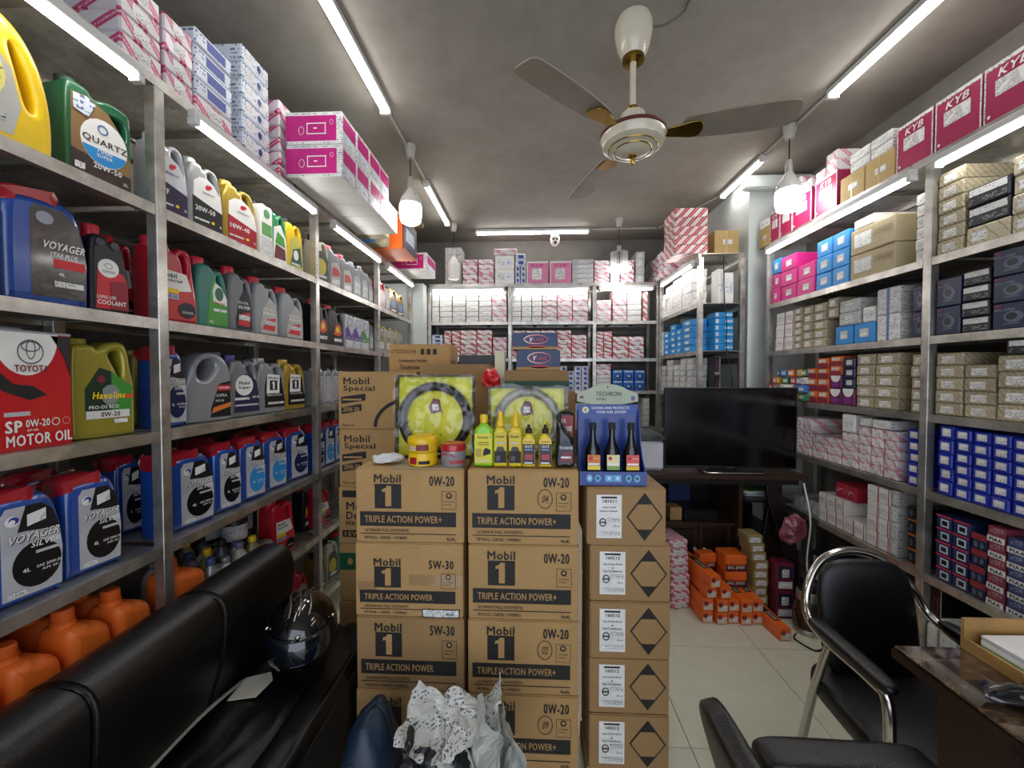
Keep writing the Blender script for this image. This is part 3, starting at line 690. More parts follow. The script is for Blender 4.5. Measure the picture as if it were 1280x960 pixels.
grid(k_cyan, R3, XR_, 2.011, [(1019.5, 1039.5, 3), (1040, 1060.5, 3)], .10, 'bright blue carton', f2, c0=3, name='blue_box')
grid(k_denso, R3, XR_, 2.011, [(1062, 1118, 2)], .135, 'wide kraft carton', f2)
place(k_white2, 'R', XR_, yL(1066, 2.3, XR_), yL(1092, 2.3, XR_), 2.284, BW, 'white and blue carton lying on the wide kraft cartons', 'box', None, .8, .03, 'carton')
f3 = wf + 'third shelf'
grid(k_kraftp, R3, XR_, 1.668, [(955, 967.5, 3)], .085, 'pale kraft carton', f3)
grid(k_wr, R3, XR_, 1.668, [(969, 980.5, 3), (981, 991.5, 3)], .088, 'white box with pink edges', f3, c0=1)
grid(k_kraft, R3, XR_, 1.668, [(992, 1002.5, 6, .045), (1003, 1015.5, 5, .053), (1016, 1032.5, 5, .053)], .05, 'patterned kraft carton', f3, c0=3, jit=.03)
grid(k_kraft, R3, XR_, 1.83, [(1034, 1046.5, 2, .058)], .058, 'raised kraft carton', f3)
grid(k_cyan, R3, XR_, 1.668, [(1043, 1065, 1), (1066, 1093, 1)], .105, 'wide blue box', f3, name='blue_box')
grid(k_grey, R3, XR_, 1.774, [(1048, 1075, 2, .07)], .07, 'silver white carton', f3 + ', on blue boxes', jit=.03)
grid(k_white2, R3, XR_, 1.774, [(1077, 1092, 1, .08)], .08, 'tilted white carton', f3 + ', on blue boxes', jit=.06)
grid(k_wpack, R3, XR_, 1.668, [(1095, 1124, 2, .13), ], .13, 'large white box with blue tape', f3)
f4 = wf + 'fourth shelf'
grid(k_orange, R3, XR_, 1.326, [(1007, 1020, 2), (1021, 1034.5, 2)], .075, 'orange and maroon box', f4, name='orange_box')
grid(k_orange, R3, XR_, 1.478, [(1007, 1020, 1), (1021, 1035, 2)], .06, 'small orange box', f4 + ', upper rows', name='orange_box')
grid(k_purple, R3, XR_, 1.326, [(1035, 1050, 1)], .09, 'white and purple box', f4 + ', low', name='purple_box')
grid(k_purple, R3, XR_, 1.418, [(1036, 1051, 1)], .075, 'white purple box', f4 + ', second up', name='purple_box')
grid(k_orange, R3, XR_, 1.495, [(1037, 1052, 2)], .055, 'orange topped box', f4 + ', third column', name='orange_box')
grid(k_purple, R3, XR_, 1.326, [(1051.5, 1068, 1)], .095, 'dark purple box', f4 + ', beside kraft cartons', name='purple_box')
grid(k_navys, R3, XR_, 1.423, [(1053, 1068, 3)], .056, 'navy and white box', f4, name='navy_box')
grid(k_kraft, R3, XR_, 1.326, [(1070, 1092.5, 5), (1093, 1122, 5)], .056, 'brown patterned carton', f4, jit=.02)
f5 = wf + 'fifth shelf'
grid(k_cyan, R3, XR_, .986, [(984, 991.5, 5)], .045, 'small blue box', f5, name='blue_box')
grid(k_pale, R3, XR_, .986, [(992, 1002, 5), (1003, 1013, 5), (1014, 1032, 3), (1033, 1050, 3), (1051, 1071, 4), (1072, 1087, 5), (1088, 1103, 5), (1104, 1122, 5)], .047, 'pale red edged carton', f5, jit=.06, c0=1, name='striped_carton')
grid(k_white2, R3, XR_, 1.178, [(1052, 1068, 1, .1)], .1, 'loose white paper cup box', f5 + ', on striped cartons')
grid(k_white, R3, XR_, 1.225, [(1073, 1088, 1), (1090, 1112, 1)], .045, 'loose white carton', f5 + ', top', jit=.15)
f6 = wf + 'sixth shelf'
grid(k_wr, R3, XR_, .617, [(1023, 1033.5, 2), (1034, 1044.5, 2), (1045, 1054.5, 2), (1055, 1066, 1), (1067, 1080, 1)], .085, 'white and red box', f6, jit=.03)
grid(k_wrs, R3, XR_ + .03, .788, [(1044, 1058, 1), (1059, 1070, 1)], .085, 'solid red box', f6 + ', on white boxes', jit=.02)
grid(k_wr, R3, XR_, .617, [(1082, 1096.5, 4), (1097, 1110.5, 4)], .078, 'white red edged box', f6 + ', by post', jit=.02)
grid(k_grey, R3, XR_, .617, [(1112, 1122, 4)], .08, 'grey carton', f6 + ', next to post')
grid(k_grey, R3, XR_, .617, [(992, 1002, 1), (1003, 1013, 1), (1014, 1022, 1)], .09, 'grey pale carton', f6 + ', far end', jit=.05)
grid(k_wr, R3, 1.995, .617, [(1062, 1070, 2), (1071, 1080, 2)], .10, 'white box', f6 + ', back row', jit=.0, depth=.15)
f7 = wf + 'lowest shelf'
grid(k_navys, R3, XR_, .201, [(1012, 1024, 2), (1026, 1040, 2), (1044, 1060, 1)], .10, 'dark blue box', f7, jit=.08, name='navy_box')
# right wall, near bay
wn = 'near right shelving, '
n2 = wn + 'second shelf'
grid(k_white2, R3, XR_, 2.011, [(1144, 1169, 6)], .051, 'plain white carton', n2, jit=.01)
grid(k_kraft, R3, XR_, 2.011, [(1170, 1204, 6)], .058, 'beige carton', n2, c0=1, jit=.03)
grid(k_kraftp, R3, XR_, 2.011, [(1206, 1262, 1)], .075, 'low wide kraft carton', n2)
grid(k_dark, R3, XR_, 2.088, [(1207, 1261, 2)], .078, 'dark grey carton', n2 + ', on kraft', jit=.01)
grid(k_kraftp, R3, XR_, 2.011, [(1264, 1318, 4)], .07, 'plain kraft carton', n2 + ', picture edge', jit=.01)
n3 = wn + 'third shelf'
grid(k_navy, R3, XR_, 1.668, [(1139, 1167, 2)], .118, 'navy brake disc box', n3 + ', by post', name='navy_box')
grid(k_navy, R3, XR_, 1.668, [(1169, 1200, 2)], .12, 'navy headlamp picture box', n3, c0=1, name='navy_box')
grid(k_dark, R3, XR_, 1.668, [(1202, 1237, 4)], .062, 'black carton', n3, c0=2)
grid(k_navy, R3, XR_, 1.668, [(1240, 1290, 3)], .099, 'large navy brake parts box', n3, c0=3, name='navy_box')
n4 = wn + 'fourth shelf'
grid(k_kraft, R3, XR_, 1.326, [(1138, 1167, 5), (1168, 1202, 5), (1203, 1243, 4), (1245, 1300, 4, .061)], .053, 'brown kraft part carton', n4, jit=.02)
place(k_dark, 'R', XR_, yL(1258, 1.55, XR_), yL(1312, 1.55, XR_), 1.5725, .2, 'black and white carton lying on the nearest kraft cartons', 'box', None, .8, .02, 'carton')
n5 = wn + 'fifth shelf'
grid(k_royal, R3, XR_, .986, [(1133.5, 1150, 5), (1151, 1170, 5), (1171.5, 1190, 5, .059), (1192, 1212.5, 6, .048), (1214, 1236.5, 6, .048), (1238, 1262.5, 6, .048), (1264, 1292, 6, .047)], .052, 'royal blue box', n5, jit=.02, name='royal_blue_box')
n6 = wn + 'sixth shelf'
grid(k_dkor, R3, XR_, .617, [(1133, 1148, 4)], .068, 'black orange edged box', n6, name='black_box')
grid(k_lamp, R3, XR_, .617, [(1149, 1167.5, 5), (1168.5, 1188, 5), (1189, 1210.5, 5)], .056, 'navy lamp picture box', n6, c0=1, name='lamp_box')
grid(k_redlamp, R3, XR_, .617, [(1211.5, 1232, 4)], .064, 'red and navy lamp box', n6, c0=4, name='lamp_box')
grid(k_pr, R3, XR_, .617, [(1233, 1255.5, 5)], .061, 'dull red lettered box', n6, c0=5, name='lamp_box')
grid(k_pb, R3, XR_, .617, [(1257, 1285, 5)], .057, 'dull blue lettered box', n6, c0=6, name='lamp_box')
n7 = wn + 'lowest shelf'
grid(k_white2, R3, XR_, .201, [(1143, 1170, 1, .2), (1172, 1195, 1, .25), (1196, 1222, 1, .28), (1224, 1260, 1, .22)], .2, 'white carton', n7, jit=.06)
grid(k_dk2, R3, 1.87, .201, [(1160, 1185, 2, .16)], .16, 'dark picture box', n7, jit=.02, name='horn_box')
o = slab('plastic_bag', [(-.1, 0), (.1, 0), (.12, .06), (.06, .1), (-.03, .07), (-.1, .09), (-.12, .04)], [], .06, .02, M('2f9c86', .4)); o.location = (1.69, 1.62, .235); o.rotation_euler = (0, 0, R(-80))
tag(o, 'crumpled teal plastic bag on the lowest right shelf', 'bag')
# jumble of small packets, right shelving far end
PKM = [WHT, M('3b7fc8', .4), M('d8a22a', .4), M('c4372e', .4), M('d9d4c2', .4), M('2f4a8c', .4), M('e0752a', .4), M('3e7a52', .4), M('8e8f94', .4)]
PKN = ['white', 'blue', 'yellow', 'red', 'cream', 'dark blue', 'orange', 'green', 'grey']
pk = []
for i, m in enumerate(PKM):
    p = cartonp(m, [('L', rect(.15, .25, .8, .75), P_STK2 if i else P_BLUE)], W=.054, D=.07, H=.042, bev=.002); pk.append(p)
i = 0
for px, zz, n in ((958, 1.40, 3), (966, 1.38, 4), (974, 1.36, 4), (983, 1.34, 4), (992, 1.335, 4), (998, 1.33, 4)):
    for r in range(n):
        k = (i * 5 + r * 3) % 9
        o = copytree(pk[k]); y = min(yL(px, zz, 1.72), 2.90)
        o.location = (1.735 - .012 * (r % 2) + .01 * r, y + random.uniform(-.01, .01), 1.334 + r * .0515); o.rotation_euler = (random.uniform(-.1, .1), random.uniform(-.12, .12), R(-90) + random.uniform(-.3, .3)); o.name = 'packet'
        tag(o, 'small %s packet in the jumbled heap, %s from the pilaster, %s layer' % (PKN[k], ORD[i + 1], ('bottom', 'second', 'third', 'top')[r]), 'packet', 'jumbled packets at far end of right shelving')
    i += 1
# left wall: on top of the shelving
XLt = -1.21
wl = 'on top of the left shelving'
grid(k_pink, 'L', XLt, 2.461, [(150, 203, 4), (206, 242, 4)], .062, 'pink and white carton', wl, name='striped_carton', jit=.02, depth=.3)
grid(k_pink, 'L', XLt, 2.461, [(244, 291, 1)], .062, 'bright pink striped carton', 'under white cartons ' + wl, name='striped_carton', jit=0, depth=.3)
grid(k_wblue, 'L', XLt, 2.525, [(244, 291, 4)], .06, 'pale blue white carton', 'upon pink carton ' + wl, jit=.01, depth=.3)
k_lw = cartonp(P_BLUE, [('L', rect(.1, .2, .4, .8), P_STK2), ('D', .6, .5, .07, .22, M('33416e', .4)), ('L', rect(.72, .25, .95, .75), P_STK2)], W=.18, D=.3, H=.07)
grid(k_lw, 'L', XLt, 2.461, [(304, 338, 6)], .073, 'white carton with blue oval', wl, jit=.015)
grid(k_lw, 'L', XLt, 2.461, [(339.5, 346, 2, .2)], .2, 'upright pale blue carton', wl, jit=0)
grid(k_pink, 'L', XLt, 2.461, [(350, 374, 6)], .062, 'rosy striped carton', wl + ', before magenta boxes', jit=.02, name='striped_carton', depth=.25)
def magp():
    W, D, H = .28, .155, .155
    o = box('magenta_box', -W / 2, W / 2, 0, D, 0, H, P_WHITE, None, .003)
    art(o, W, H, 0, [('L', rect(.0, .1, .9, .88), MAGD, 'magenta_panel'), ('O', .28, .42, .05, .13, .008, WHT), ('R', .38, .62, .72, .65, WHT), ('R', .38, .3, .72, .33, WHT), ('R', .7, .3, .715, .65, WHT), ('R', .38, .3, .395, .65, WHT), ('R', .5, .46, .56, .5, WHT), ('O', .82, .66, .03, .08, .006, WHT)])
    s = flat('side_panel', rect(.01, H * .45, D - .01, H * .88), MAGD, o, 0); s.rotation_euler = (0, 0, R(90)); s.location = (W / 2 + .0005, 0, 0)
    s = flat('side_sticker', rect(.02, H * .1, D - .03, H * .4), P_BLUE, o, 0); s.rotation_euler = (0, 0, R(90)); s.location = (W / 2 + .0005, 0, 0)
    return o
p = proto(magp)
for i in range(5):
    for r in range(2):
        if i == 4 and r == 1: continue
        o = copytree(p); o.location = (-1.046 + random.uniform(-.003, .003), 1.888 + i * .159, 2.462 + r * .157)
        tag(o, 'white and magenta carton overhanging the left shelving, %s nearest, %s one' % (ORD[i + 1], ('lower', 'upper')[r]), 'box', 'magenta cartons overhanging the left shelving')
XO = -1.03
k_tall = cartonp(CARD3, [('L', rect(.3, .75, .7, .85), P_STK2)], W=.16, D=.25, H=.3)
grid(k_tall, 'L', -1.0, 2.461, [(480, 486, 1, .34)], .3, 'tall grey kraft carton', 'beyond magenta cartons on left shelving', jit=0)
grid(k_tall, 'L', -1.06, 2.461, [(481, 487, 2, .155)], .155, 'brown kraft carton', 'before the orange box on left shelving', jit=0)
place(k_cyan, 'B', 2.76, -1.25, -1.12, 2.461, .14, 'small blue box under the tall kraft cartons, left shelving', 'box', None, .5, 0, 'blue_box', .3)
def orangep():
    W, D, H = .30, .34, .25
    o = box('orange_box', -W / 2, W / 2, 0, D, 0, H, M('e2641b', .45), None, .003)
    art(o, W, H, 0, [('L', ell(.42, .52, .09, .2), M('2a0f06', .7), 'hand_hole'), ('L', rect(.965, 0, 1, 1), NAVY, 'dark_edge')])
    s = flat('side_panel', rect(.005, .01, D - .01, H - .01), M('27324a', .4), o, 0); s.rotation_euler = (0, 0, R(90)); s.location = (W / 2 + .0005, 0, 0)
    s = flat('side_sticker', rect(.05, H * .3, D - .08, H * .7), P_BLUE, o, 0); s.rotation_euler = (0, 0, R(90)); s.location = (W / 2 + .0016, 0, 0)
    return o
p = proto(orangep); o = copytree(p); o.location = (-1.11, 2.98, 2.462); tag(o, 'orange box with an oval hand hole on top of the left shelving', 'box')
o = box('cardboard_sheet', -.15, .15, 0, .3, 0, .02, CARDG, None, .004); o.location = (-1.0, 2.95, 2.714); o.rotation_euler = (R(1), R(0), R(6)); tag(o, 'crumpled flat cardboard on top of the orange box', 'cardboard')
p = proto(magp); o = copytree(p); o.location = (-1.10, 3.6, 2.462); o.scale = (1.08, 2.2, 1.05); tag(o, 'magenta and white carton in the back left corner, beside orange box', 'box')
# ================================================================ jugs and bottles on the left shelving
BLUEV = M('1d4a9e', .22, coat=.8, name='blue_jug', bump=.10, bscale=14); REDV = M('a81c2c', .2, coat=.9, name='red_wrapped_cap', bump=.18, bscale=20)
SILV = M('c3c5ca', .3, .15, name='silver_label', var=.2); GOLD = M('a8923a', .28, .35, name='gold_plastic', var=.06); GOLD2 = M('b89a3e', .3, .3, name='gold_plastic2')
SILP = M('9a9da0', .3, .35, name='silver_plastic', var=.06); GRYP = M('6f7274', .33, .25, name='grey_plastic'); REDP = M('b3182a', .3, coat=.3, name='red_plastic'); GRNP = M('1f5a3a', .3, coat=.3, name='green_plastic')
TEAL = M('2f7a6a', .32, coat=.2, name='teal_plastic'); YELP = M('f0c818', .32, coat=.3, name='yellow_plastic'); REDC = M('c42032', .35, name='red_cap'); ORNG = M('f0742a', .42, name='orange_plastic', var=.06)
DBLU = M('1c2452', .35, name='navy_plastic'); PURP = M('2c1c40', .4); BLKL = M('17181c', .4, name='black_label'); YEL = M('f2d21c', .4); GRNL = M('4a9a3c', .4); REDL = M('c8202e', .4)
KHAKI = M('8c8356', .3, name='olive_bottle')
PA = [(0, .03), (.03, 0), (.97, 0), (1, .03), (1, .42), (.97, .56), (.90, .78), (.84, .88), (.74, .92), (.56, .925), (.47, .88), (.42, .86), (.40, .93), (.10, .93), (.08, .85), (.02, .78), (0, .7)]
PAH = [(.53, .83), (.68, .845), (.77, .76), (.82, .62), (.75, .61), (.62, .70)]
PV = [(.02, 0), (.02, 0), (.98, 0), (.98, 0), (1, .06), (1, .46), (.97, .62), (.90, .82), (.80, .92), (.62, .96), (.10, .94), (.01, .86), (0, .5), (0, .06)]
PD = [(0, .04), (.04, 0), (.96, 0), (1, .04), (1, .60), (.94, .80), (.80, .93), (.60, .99), (.40, .97), (.22, .88), (.10, .72), (0, .45)]
PDH = [(.27, .60), (.25, .76), (.38, .88), (.56, .90), (.66, .82), (.60, .72), (.44, .58)]
PS = [(0, .03), (.03, 0), (.97, 0), (1, .03), (1, .40), (.94, .62), (.84, .84), (.72, .89), (.52, .84), (.44, .93), (.10, .93), (.04, .80), (0, .6)]
PSH = [(.62, .78), (.72, .80), (.80, .66), (.84, .54), (.76, .54), (.66, .66)]
PT = [(.04, 0), (.96, 0), (1, .04), (1, .90), (.94, .95), (.6, .95), (.5, .93), (.42, .95), (.08, .95), (0, .90), (0, .04)]
def jug(W, H, T, prof, holes, mat, cap=None, cmds=(), bev=.014, ribs=0):
    """cap = (centre x, radius, height, material) in fractions of W"""
    def f():
        r = bpy.data.objects.new('oil_jug', None); r.empty_display_size = .05
        sc = lambda q: [((a - .5) * W, b * H) for a, b in q]
        slab('body', sc(prof), [sc(h) for h in holes], T, bev, mat, r)
        if cap:
            cx, rad, ht, cm = cap[:4]; zt = (cap[4] if len(cap) > 4 else .93) * H
            o = lathe('cap', [(rad * W * .94, -.012), (rad * W, -.008), (rad * W, ht - .004), (rad * W * .92, ht)], cm, r, 18); o.location = ((cx - .5) * W, T / 2, zt)
            for k in range(0, 18, 1 if rad * W > .022 else 3):
                pass
            g = lathe('cap_ring', [(rad * W * 1.04, -.012), (rad * W * 1.04, -.004)], cm, r, 18); g.location = ((cx - .5) * W, T / 2, zt)
        for k in range(ribs):
            box('rib', -W * .5 - .0015, W * .5 + .0015, .004, T - .004, H * (.10 + .045 * k), H * (.115 + .045 * k), mat, r, .002)
        art(r, W, H, -.0004, cmds)
        return r
    p = proto(f); p['dims'] = (W, T, H); return p
def arc(cx, cz, rx, rz, a0, a1, n=10): return ell(cx, cz, rx, rz, n, a0, a1)
def voy(sub, circ, seal=True, star=False):
    lab = [(.24, .06), (.93, .06), (.95, .40), (.92, .58), (.84, .76), (.70, .84), (.30, .84), (.24, .78)]
    cm = [('L', lab, SILV), ('P', [(.5, .62), (.92, .58), (.84, .76), (.70, .84), (.52, .84), (.42, .62)], BLKL), ('D', .64, .31, .29, .20, circ), ('T', 'VOYAGER', .30, .53, .94, .60, WHT, .03, .3), ('T', sub, .56, .46, .94, .505, WHT, .02, .3),
          ('R', .62, .40, .93, .425, SILV), ('T', '4L', .46, .26, .55, .295, WHT, .03), ('T', 'SAE 20W-50', .62, .27, .93, .295, WHT), ('T', 'API SP', .68, .235, .88, .255, WHT), ('R', .29, .08, .52, .115, P_STK),
          ('D', .36, .73, .085, .045, WHT, 'swirl_emblem'), ('D', .375, .735, .06, .032, M('2c3f96', .4)), ('D', .355, .725, .035, .02, WHT)]
    if seal: cm += [('P', [(.52, .66), (.74, .69), (.74, .79), (.52, .76)], P_STK, 'sticker')]
    return cm
def voyp(sub, circ, W=.19, H=.285):
    p = jug(W, H, .115, PV, [], BLUEV, None, voy(sub, circ), bev=.024)
    def f2():
        q = [(-.005, .80), (.0, .93), (.10, .995), (.34, 1.01), (.56, 1.0), (.72, .955), (.62, .905), (.40, .885), (.2, .86), (.06, .83)]
        s = slab('wrapped_cap', [((a - .5) * W, b * H) for a, b in q], [], .120, .030, REDV, None, y0=-.0025); return s
    c = proto(f2); c.parent = p; KIDS.setdefault(p.name, []).append(c); return p
BLKC = M('0e0f14', .3); BLUC = M('2c8fd0', .35)
V_SIL = voyp('SILVER', BLKC); V_BLU = voyp('PREMIUM', BLUC); V_PLT = voyp('PLATINUM PLUS', M('1c2450', .3)); 
V_STAR = jug(.19, .285, .115, PV, [], BLUEV, None, [('L', [(.30, .07), (.93, .07), (.95, .40), (.92, .58), (.84, .76), (.66, .86), (.34, .86), (.30, .8)], M('3a3430', .2, coat=.8, name='dark_wrapped_label', bump=.3, bscale=26)),
    ('T', 'VOYAGER', .42, .50, .95, .57, WHT, .03, .25), ('T', 'STAR PLUS', .5, .43, .84, .475, WHT, .02, .25), ('R', .55, .34, .93, .42, REDL), ('D', .46, .76, .1, .055, M('9a9aa6', .2)), ('T', '4L', .6, .27, .68, .30, WHT), ('R', .55, .17, .9, .22, P_STK)], bev=.024)
def addcap(p, W, H):
    c = proto(lambda: slab('wrapped_cap', [((a - .5) * W, b * H) for a, b in [(-.005, .80), (.0, .93), (.10, .995), (.34, 1.01), (.56, 1.0), (.72, .955), (.62, .905), (.40, .885), (.2, .86), (.06, .83)]], [], .120, .030, REDV, None, y0=-.0025))
    c.parent = p; KIDS.setdefault(p.name, []).append(c)
addcap(V_STAR, .19, .285)
def neos(mat, capm, panel, txt, paper=WHT):
    return jug(.165, .27, .105, PA, [PAH], mat, (.25, .17, .018, capm), [('L', [(.10, .06), (.95, .06), (.95, .40), (.88, .58), (.72, .70), (.50, .76), (.30, .74), (.14, .66)], paper),
        ('P', [(.10, .06), (.95, .06), (.95, .34), (.10, .46)], panel), ('P', [(.50, .60), (.60, .62), (.66, .66), (.62, .68), (.50, .67), (.46, .63)], REDL, 'red_emblem'), ('T', 'ENEOS', .38, .535, .72, .56, INK, .02),
        ('T', txt, .16, .27, .16 + .095 * len(txt), .34, WHT, .035), ('R', .14, .14, .55, .165, P_STK2), ('D', .66, .16, .05, .02, YEL), ('T', '4L', .84, .12, .92, .155, WHT)])
J_ATF = neos(M('b9babd', .3, .2, name='light_silver'), M('b9babd', .3, .2, name='light_silver'), PURP, 'ATF', M('cfd0d6', .4)); J_2050 = neos(M('a8a9a8', .3, .25, name='mid_silver'), SILP, BLKL, '20W-50'); J_1040 = neos(GOLD2, GOLD2, M('a8182c', .35), '10W-40')
J_QZ = jug(.175, .27, .12, [(.02, 0), (.98, 0), (1, .03), (1, .86), (.94, .93), (.62, .95), (.40, .88), (.34, .97), (.06, .98), (0, .93), (0, .03)], [[(.62, .80), (.90, .80), (.92, .62), (.86, .60), (.66, .78)]], GRNP, (.2, .16, .02, M('12261a', .4), .97),
    [('L', [(.06, .06), (.96, .06), (.96, .34), (.84, .62), (.62, .80), (.30, .88), (.08, .86)], M('8a6a42', .4), 'label'), ('P', [(.06, .06), (.96, .06), (.96, .20), (.06, .30)], M('3a2a24', .4)), ('D', .55, .46, .36, .25, WHT), ('P', arc(.55, .42, .34, .2, 190, 350), BLUC),
     ('T', 'QUARTZ', .22, .42, .9, .50, M('4a3420', .5), .03), ('T', '7000', .42, .35, .66, .39, WHT), ('T', 'SUPER', .42, .30, .66, .335, WHT), ('O', .52, .60, .08, .05, .02, M('2c5a9a', .4)), ('P', [(.10, .70), (.30, .66), (.42, .82), (.30, .87), (.10, .85)], P_BLUE), ('T', '20W-50', .36, .17, .80, .225, WHT, .03), ('R', .1, .1, .24, .17, P_STK), ('T', '5L', .82, .09, .9, .12, WHT)], bev=.01)
PRX = [(0, .03), (.03, 0), (.97, 0), (1, .03), (1, .30), (.95, .52), (.86, .70), (.72, .84), (.5, .93), (.3, .98), (.05, .98), (0, .8)]
J_RX = jug(.20, .34, .13, PRX, [[(.60, .74), (.68, .72), (.80, .54), (.86, .30), (.76, .30), (.68, .55)]], YELP, (.25, .17, .02, YELP), [('L', [(.06, .08), (.62, .08), (.70, .30), (.62, .54), (.44, .70), (.2, .74), (.06, .7)], M('b8b6ae', .35)), ('D', .3, .46, .27, .20, M('e6dc7a', .4)), ('T', 'MAX', .16, .44, .56, .52, M('8a8878', .4), .02, .2), ('R', .3, .16, .56, .24, P_NEWS)])
J_CLT = jug(.115, .245, .09, PS, [], BLKL, (.27, .20, .028, REDC), [('L', [(.14, .05), (.95, .05), (.93, .42), (.80, .50), (.20, .54)], REDL), ('D', .46, .54, .26, .11, WHT, 'oval'), ('O', .46, .565, .10, .035, .02, M('8a8a90', .3)), ('T', 'TOYOTA', .30, .48, .62, .51, INK),
     ('P', [(.5, .05), (.95, .05), (.93, .42), (.5, .38)], M('8c1522', .4)), ('T', 'LONG LIFE', .16, .17, .62, .21, WHT, .02), ('T', 'COOLANT', .16, .10, .88, .155, WHT, .03), ('D', .26, .83, .11, .045, M('333338', .4)), ('D', .62, .82, .11, .045, M('333338', .4))])
J_MSP = jug(.185, .285, .115, [(0, .03), (.03, 0), (.97, 0), (1, .03), (.99, .30), (.90, .60), (.86, .86), (.78, .93), (.60, .94), (.42, .86), (.36, .95), (.04, .95), (.02, .80), (0, .6)], [[(.56, .84), (.68, .86), (.76, .80), (.76, .62), (.70, .56), (.66, .76)]], REDP, (.2, .19, .024, REDC),
    [('L', [(.14, .05), (.93, .05), (.92, .30), (.82, .50), (.72, .62), (.14, .64)], M('c83a38', .4)), ('P', [(.14, .36), (.84, .42), (.72, .62), (.14, .64)], WHT), ('T', 'Mobil', .2, .55, .5, .605, INK, .04), ('T', 'Special', .2, .49, .62, .54, INK, .03), ('R', .14, .36, .54, .42, YEL), ('R', .14, .29, .54, .35, M('b8c0d8', .4)), ('T', '20W-50', .18, .30, .5, .34, INK, .02), ('P', arc(.72, .17, .2, .1, 0, 360, 14), BLKL, 'car_picture'), ('R', .6, .13, .86, .16, M('8a8a8a', .3))])
J_TGR = jug(.165, .265, .10, PS, [PSH], TEAL, (.24, .19, .024, REDC), [('L', [(.30, .05), (.94, .05), (.94, .40), (.78, .62), (.50, .72), (.42, .60)], GRNL), ('P', [(.50, .40), (.92, .36), (.92, .46), (.76, .62), (.56, .68), (.48, .56)], WHT), ('D', .68, .52, .13, .10, M('2a6a4a', .4)), ('T', 'Castrol', .50, .37, .84, .41, REDL, .02), ('R', .5, .26, .9, .30, P_STK2), ('T', '4L', .36, .08, .5, .12, WHT)])
def gs(mat, labm, t1, t2): return jug(.135, .27, .095, PS, [PSH], mat, (.26, .20, .024, REDC), [('L', [(.30, .05), (.92, .05), (.92, .40), (.84, .60), (.62, .70), (.40, .50), (.28, .2)], labm), ('T', t1, .36, .46, .78, .50, WHT, .02), ('T', t2, .38, .38, .84, .43, WHT, .03), ('P', [(.34, .12), (.80, .10), (.84, .34), (.5, .3)], REDL), ('R', .40, .20, .82, .28, P_STK2)])
J_GS = gs(GRYP, BLKL, 'GS-OIL', 'SILVER'); J_SR = gs(M('84898c', .3, .2, name='cool_grey'), M('b4b0aa', .35), 'OIL', 'PRO')
J_BLK = jug(.135, .26, .095, PS, [PSH], M('1b1b1d', .3, name='black_jug'), (.26, .19, .022, REDC), [('L', [(.30, .06), (.9, .06), (.9, .40), (.78, .60), (.5, .62), (.34, .4)], M('2a2022', .35)), ('P', [(.36, .3), (.62, .26), (.84, .34), (.72, .54), (.50, .56)], M('d8542a', .35)), ('D', .58, .42, .10, .07, YEL), ('R', .38, .12, .84, .2, P_STK)])
J_SLIM = jug(.11, .26, .085, PS, [], GRYP, (.30, .24, .022, GRYP), [('L', [(.25, .05), (.92, .05), (.92, .5), (.7, .66), (.3, .6)], M('8f9294', .35)), ('P', [(.3, .12), (.88, .12), (.88, .42), (.4, .5)], P_GREY)])
J_SLIMR = jug(.11, .26, .085, PS, [], GRYP, (.30, .24, .022, REDC), [('L', [(.25, .05), (.92, .05), (.92, .5), (.7, .66), (.3, .6)], M('a4a09c', .35)), ('P', [(.35, .3), (.88, .34), (.8, .5), (.4, .52)], M('a83a3a', .4)), ('R', .34, .1, .86, .24, P_STK2)])
J_WY = jug(.13, .27, .09, PA, [PAH], M('c3c0aa', .3, name='pale_jug'), (.25, .18, .02, INK), [('L', [(.12, .06), (.95, .06), (.9, .55), (.6, .72), (.2, .66)], M('3c4034', .35)), ('D', .5, .36, .28, .18, M('c8b83c', .35)), ('R', .3, .12, .8, .18, P_STK2)])
J_HAV = jug(.19, .285, .115, [(0, .03), (.03, 0), (.97, 0), (1, .03), (1, .55), (.94, .72), (.90, .92), (.80, 1.0), (.56, .97), (.40, .90), (.36, .95), (.04, .95), (.02, .85), (0, .7)], [[(.56, .86), (.68, .90), (.78, .88), (.80, .66), (.76, .60), (.68, .72)]], M('9c9236', .28, .3, name='havoline_gold', var=.05), (.2, .19, .022, M('8c832e', .35, .2)),
    [('L', [(.20, .22), (.90, .20), (.94, .52), (.60, .68), (.42, .72), (.20, .5)], M('14301c', .35)), ('P', [(.60, .20), (.90, .20), (.94, .52), (.60, .68)], M('3c8a30', .4)), ('P', [(.46, .50), (.54, .54), (.66, .54), (.72, .48), (.70, .38), (.58, .30), (.46, .38)], M('9aa2a4', .25, .4), 'shield'), ('D', .44, .60, .06, .04, M('7c2030', .4)), ('T', 'Havoline', .30, .40, .84, .47, YEL, .04, .15),
     ('R', .20, .20, .88, .28, M('d8d6d0', .4)), ('T', '0W-20', .42, .215, .72, .265, INK, .03), ('R', .62, .14, .84, .185, P_STK), ('R', .80, .40, .94, .44, M('d8502a', .4)), ('T', 'PRO-DS ECO', .24, .30, .70, .335, WHT, .02)])
J_PET = jug(.17, .275, .12, PD, [PDH], SILP, (.80, .14, .02, DBLU, .93), [('L', [(.50, .06), (.95, .06), (.95, .58), (.70, .54), (.52, .2)], BLKL), ('R', .66, .44, .94, .52, REDL), ('T', 'PETRONAS', .68, .465, .92, .495, WHT), ('T', 'SUPRA', .62, .35, .86, .39, WHT, .02), ('P', [(.52, .12), (.94, .20), (.94, .26), (.56, .2)], M('e07a30', .4)), ('T', 'SAE 50', .6, .28, .78, .31, WHT)], ribs=4)
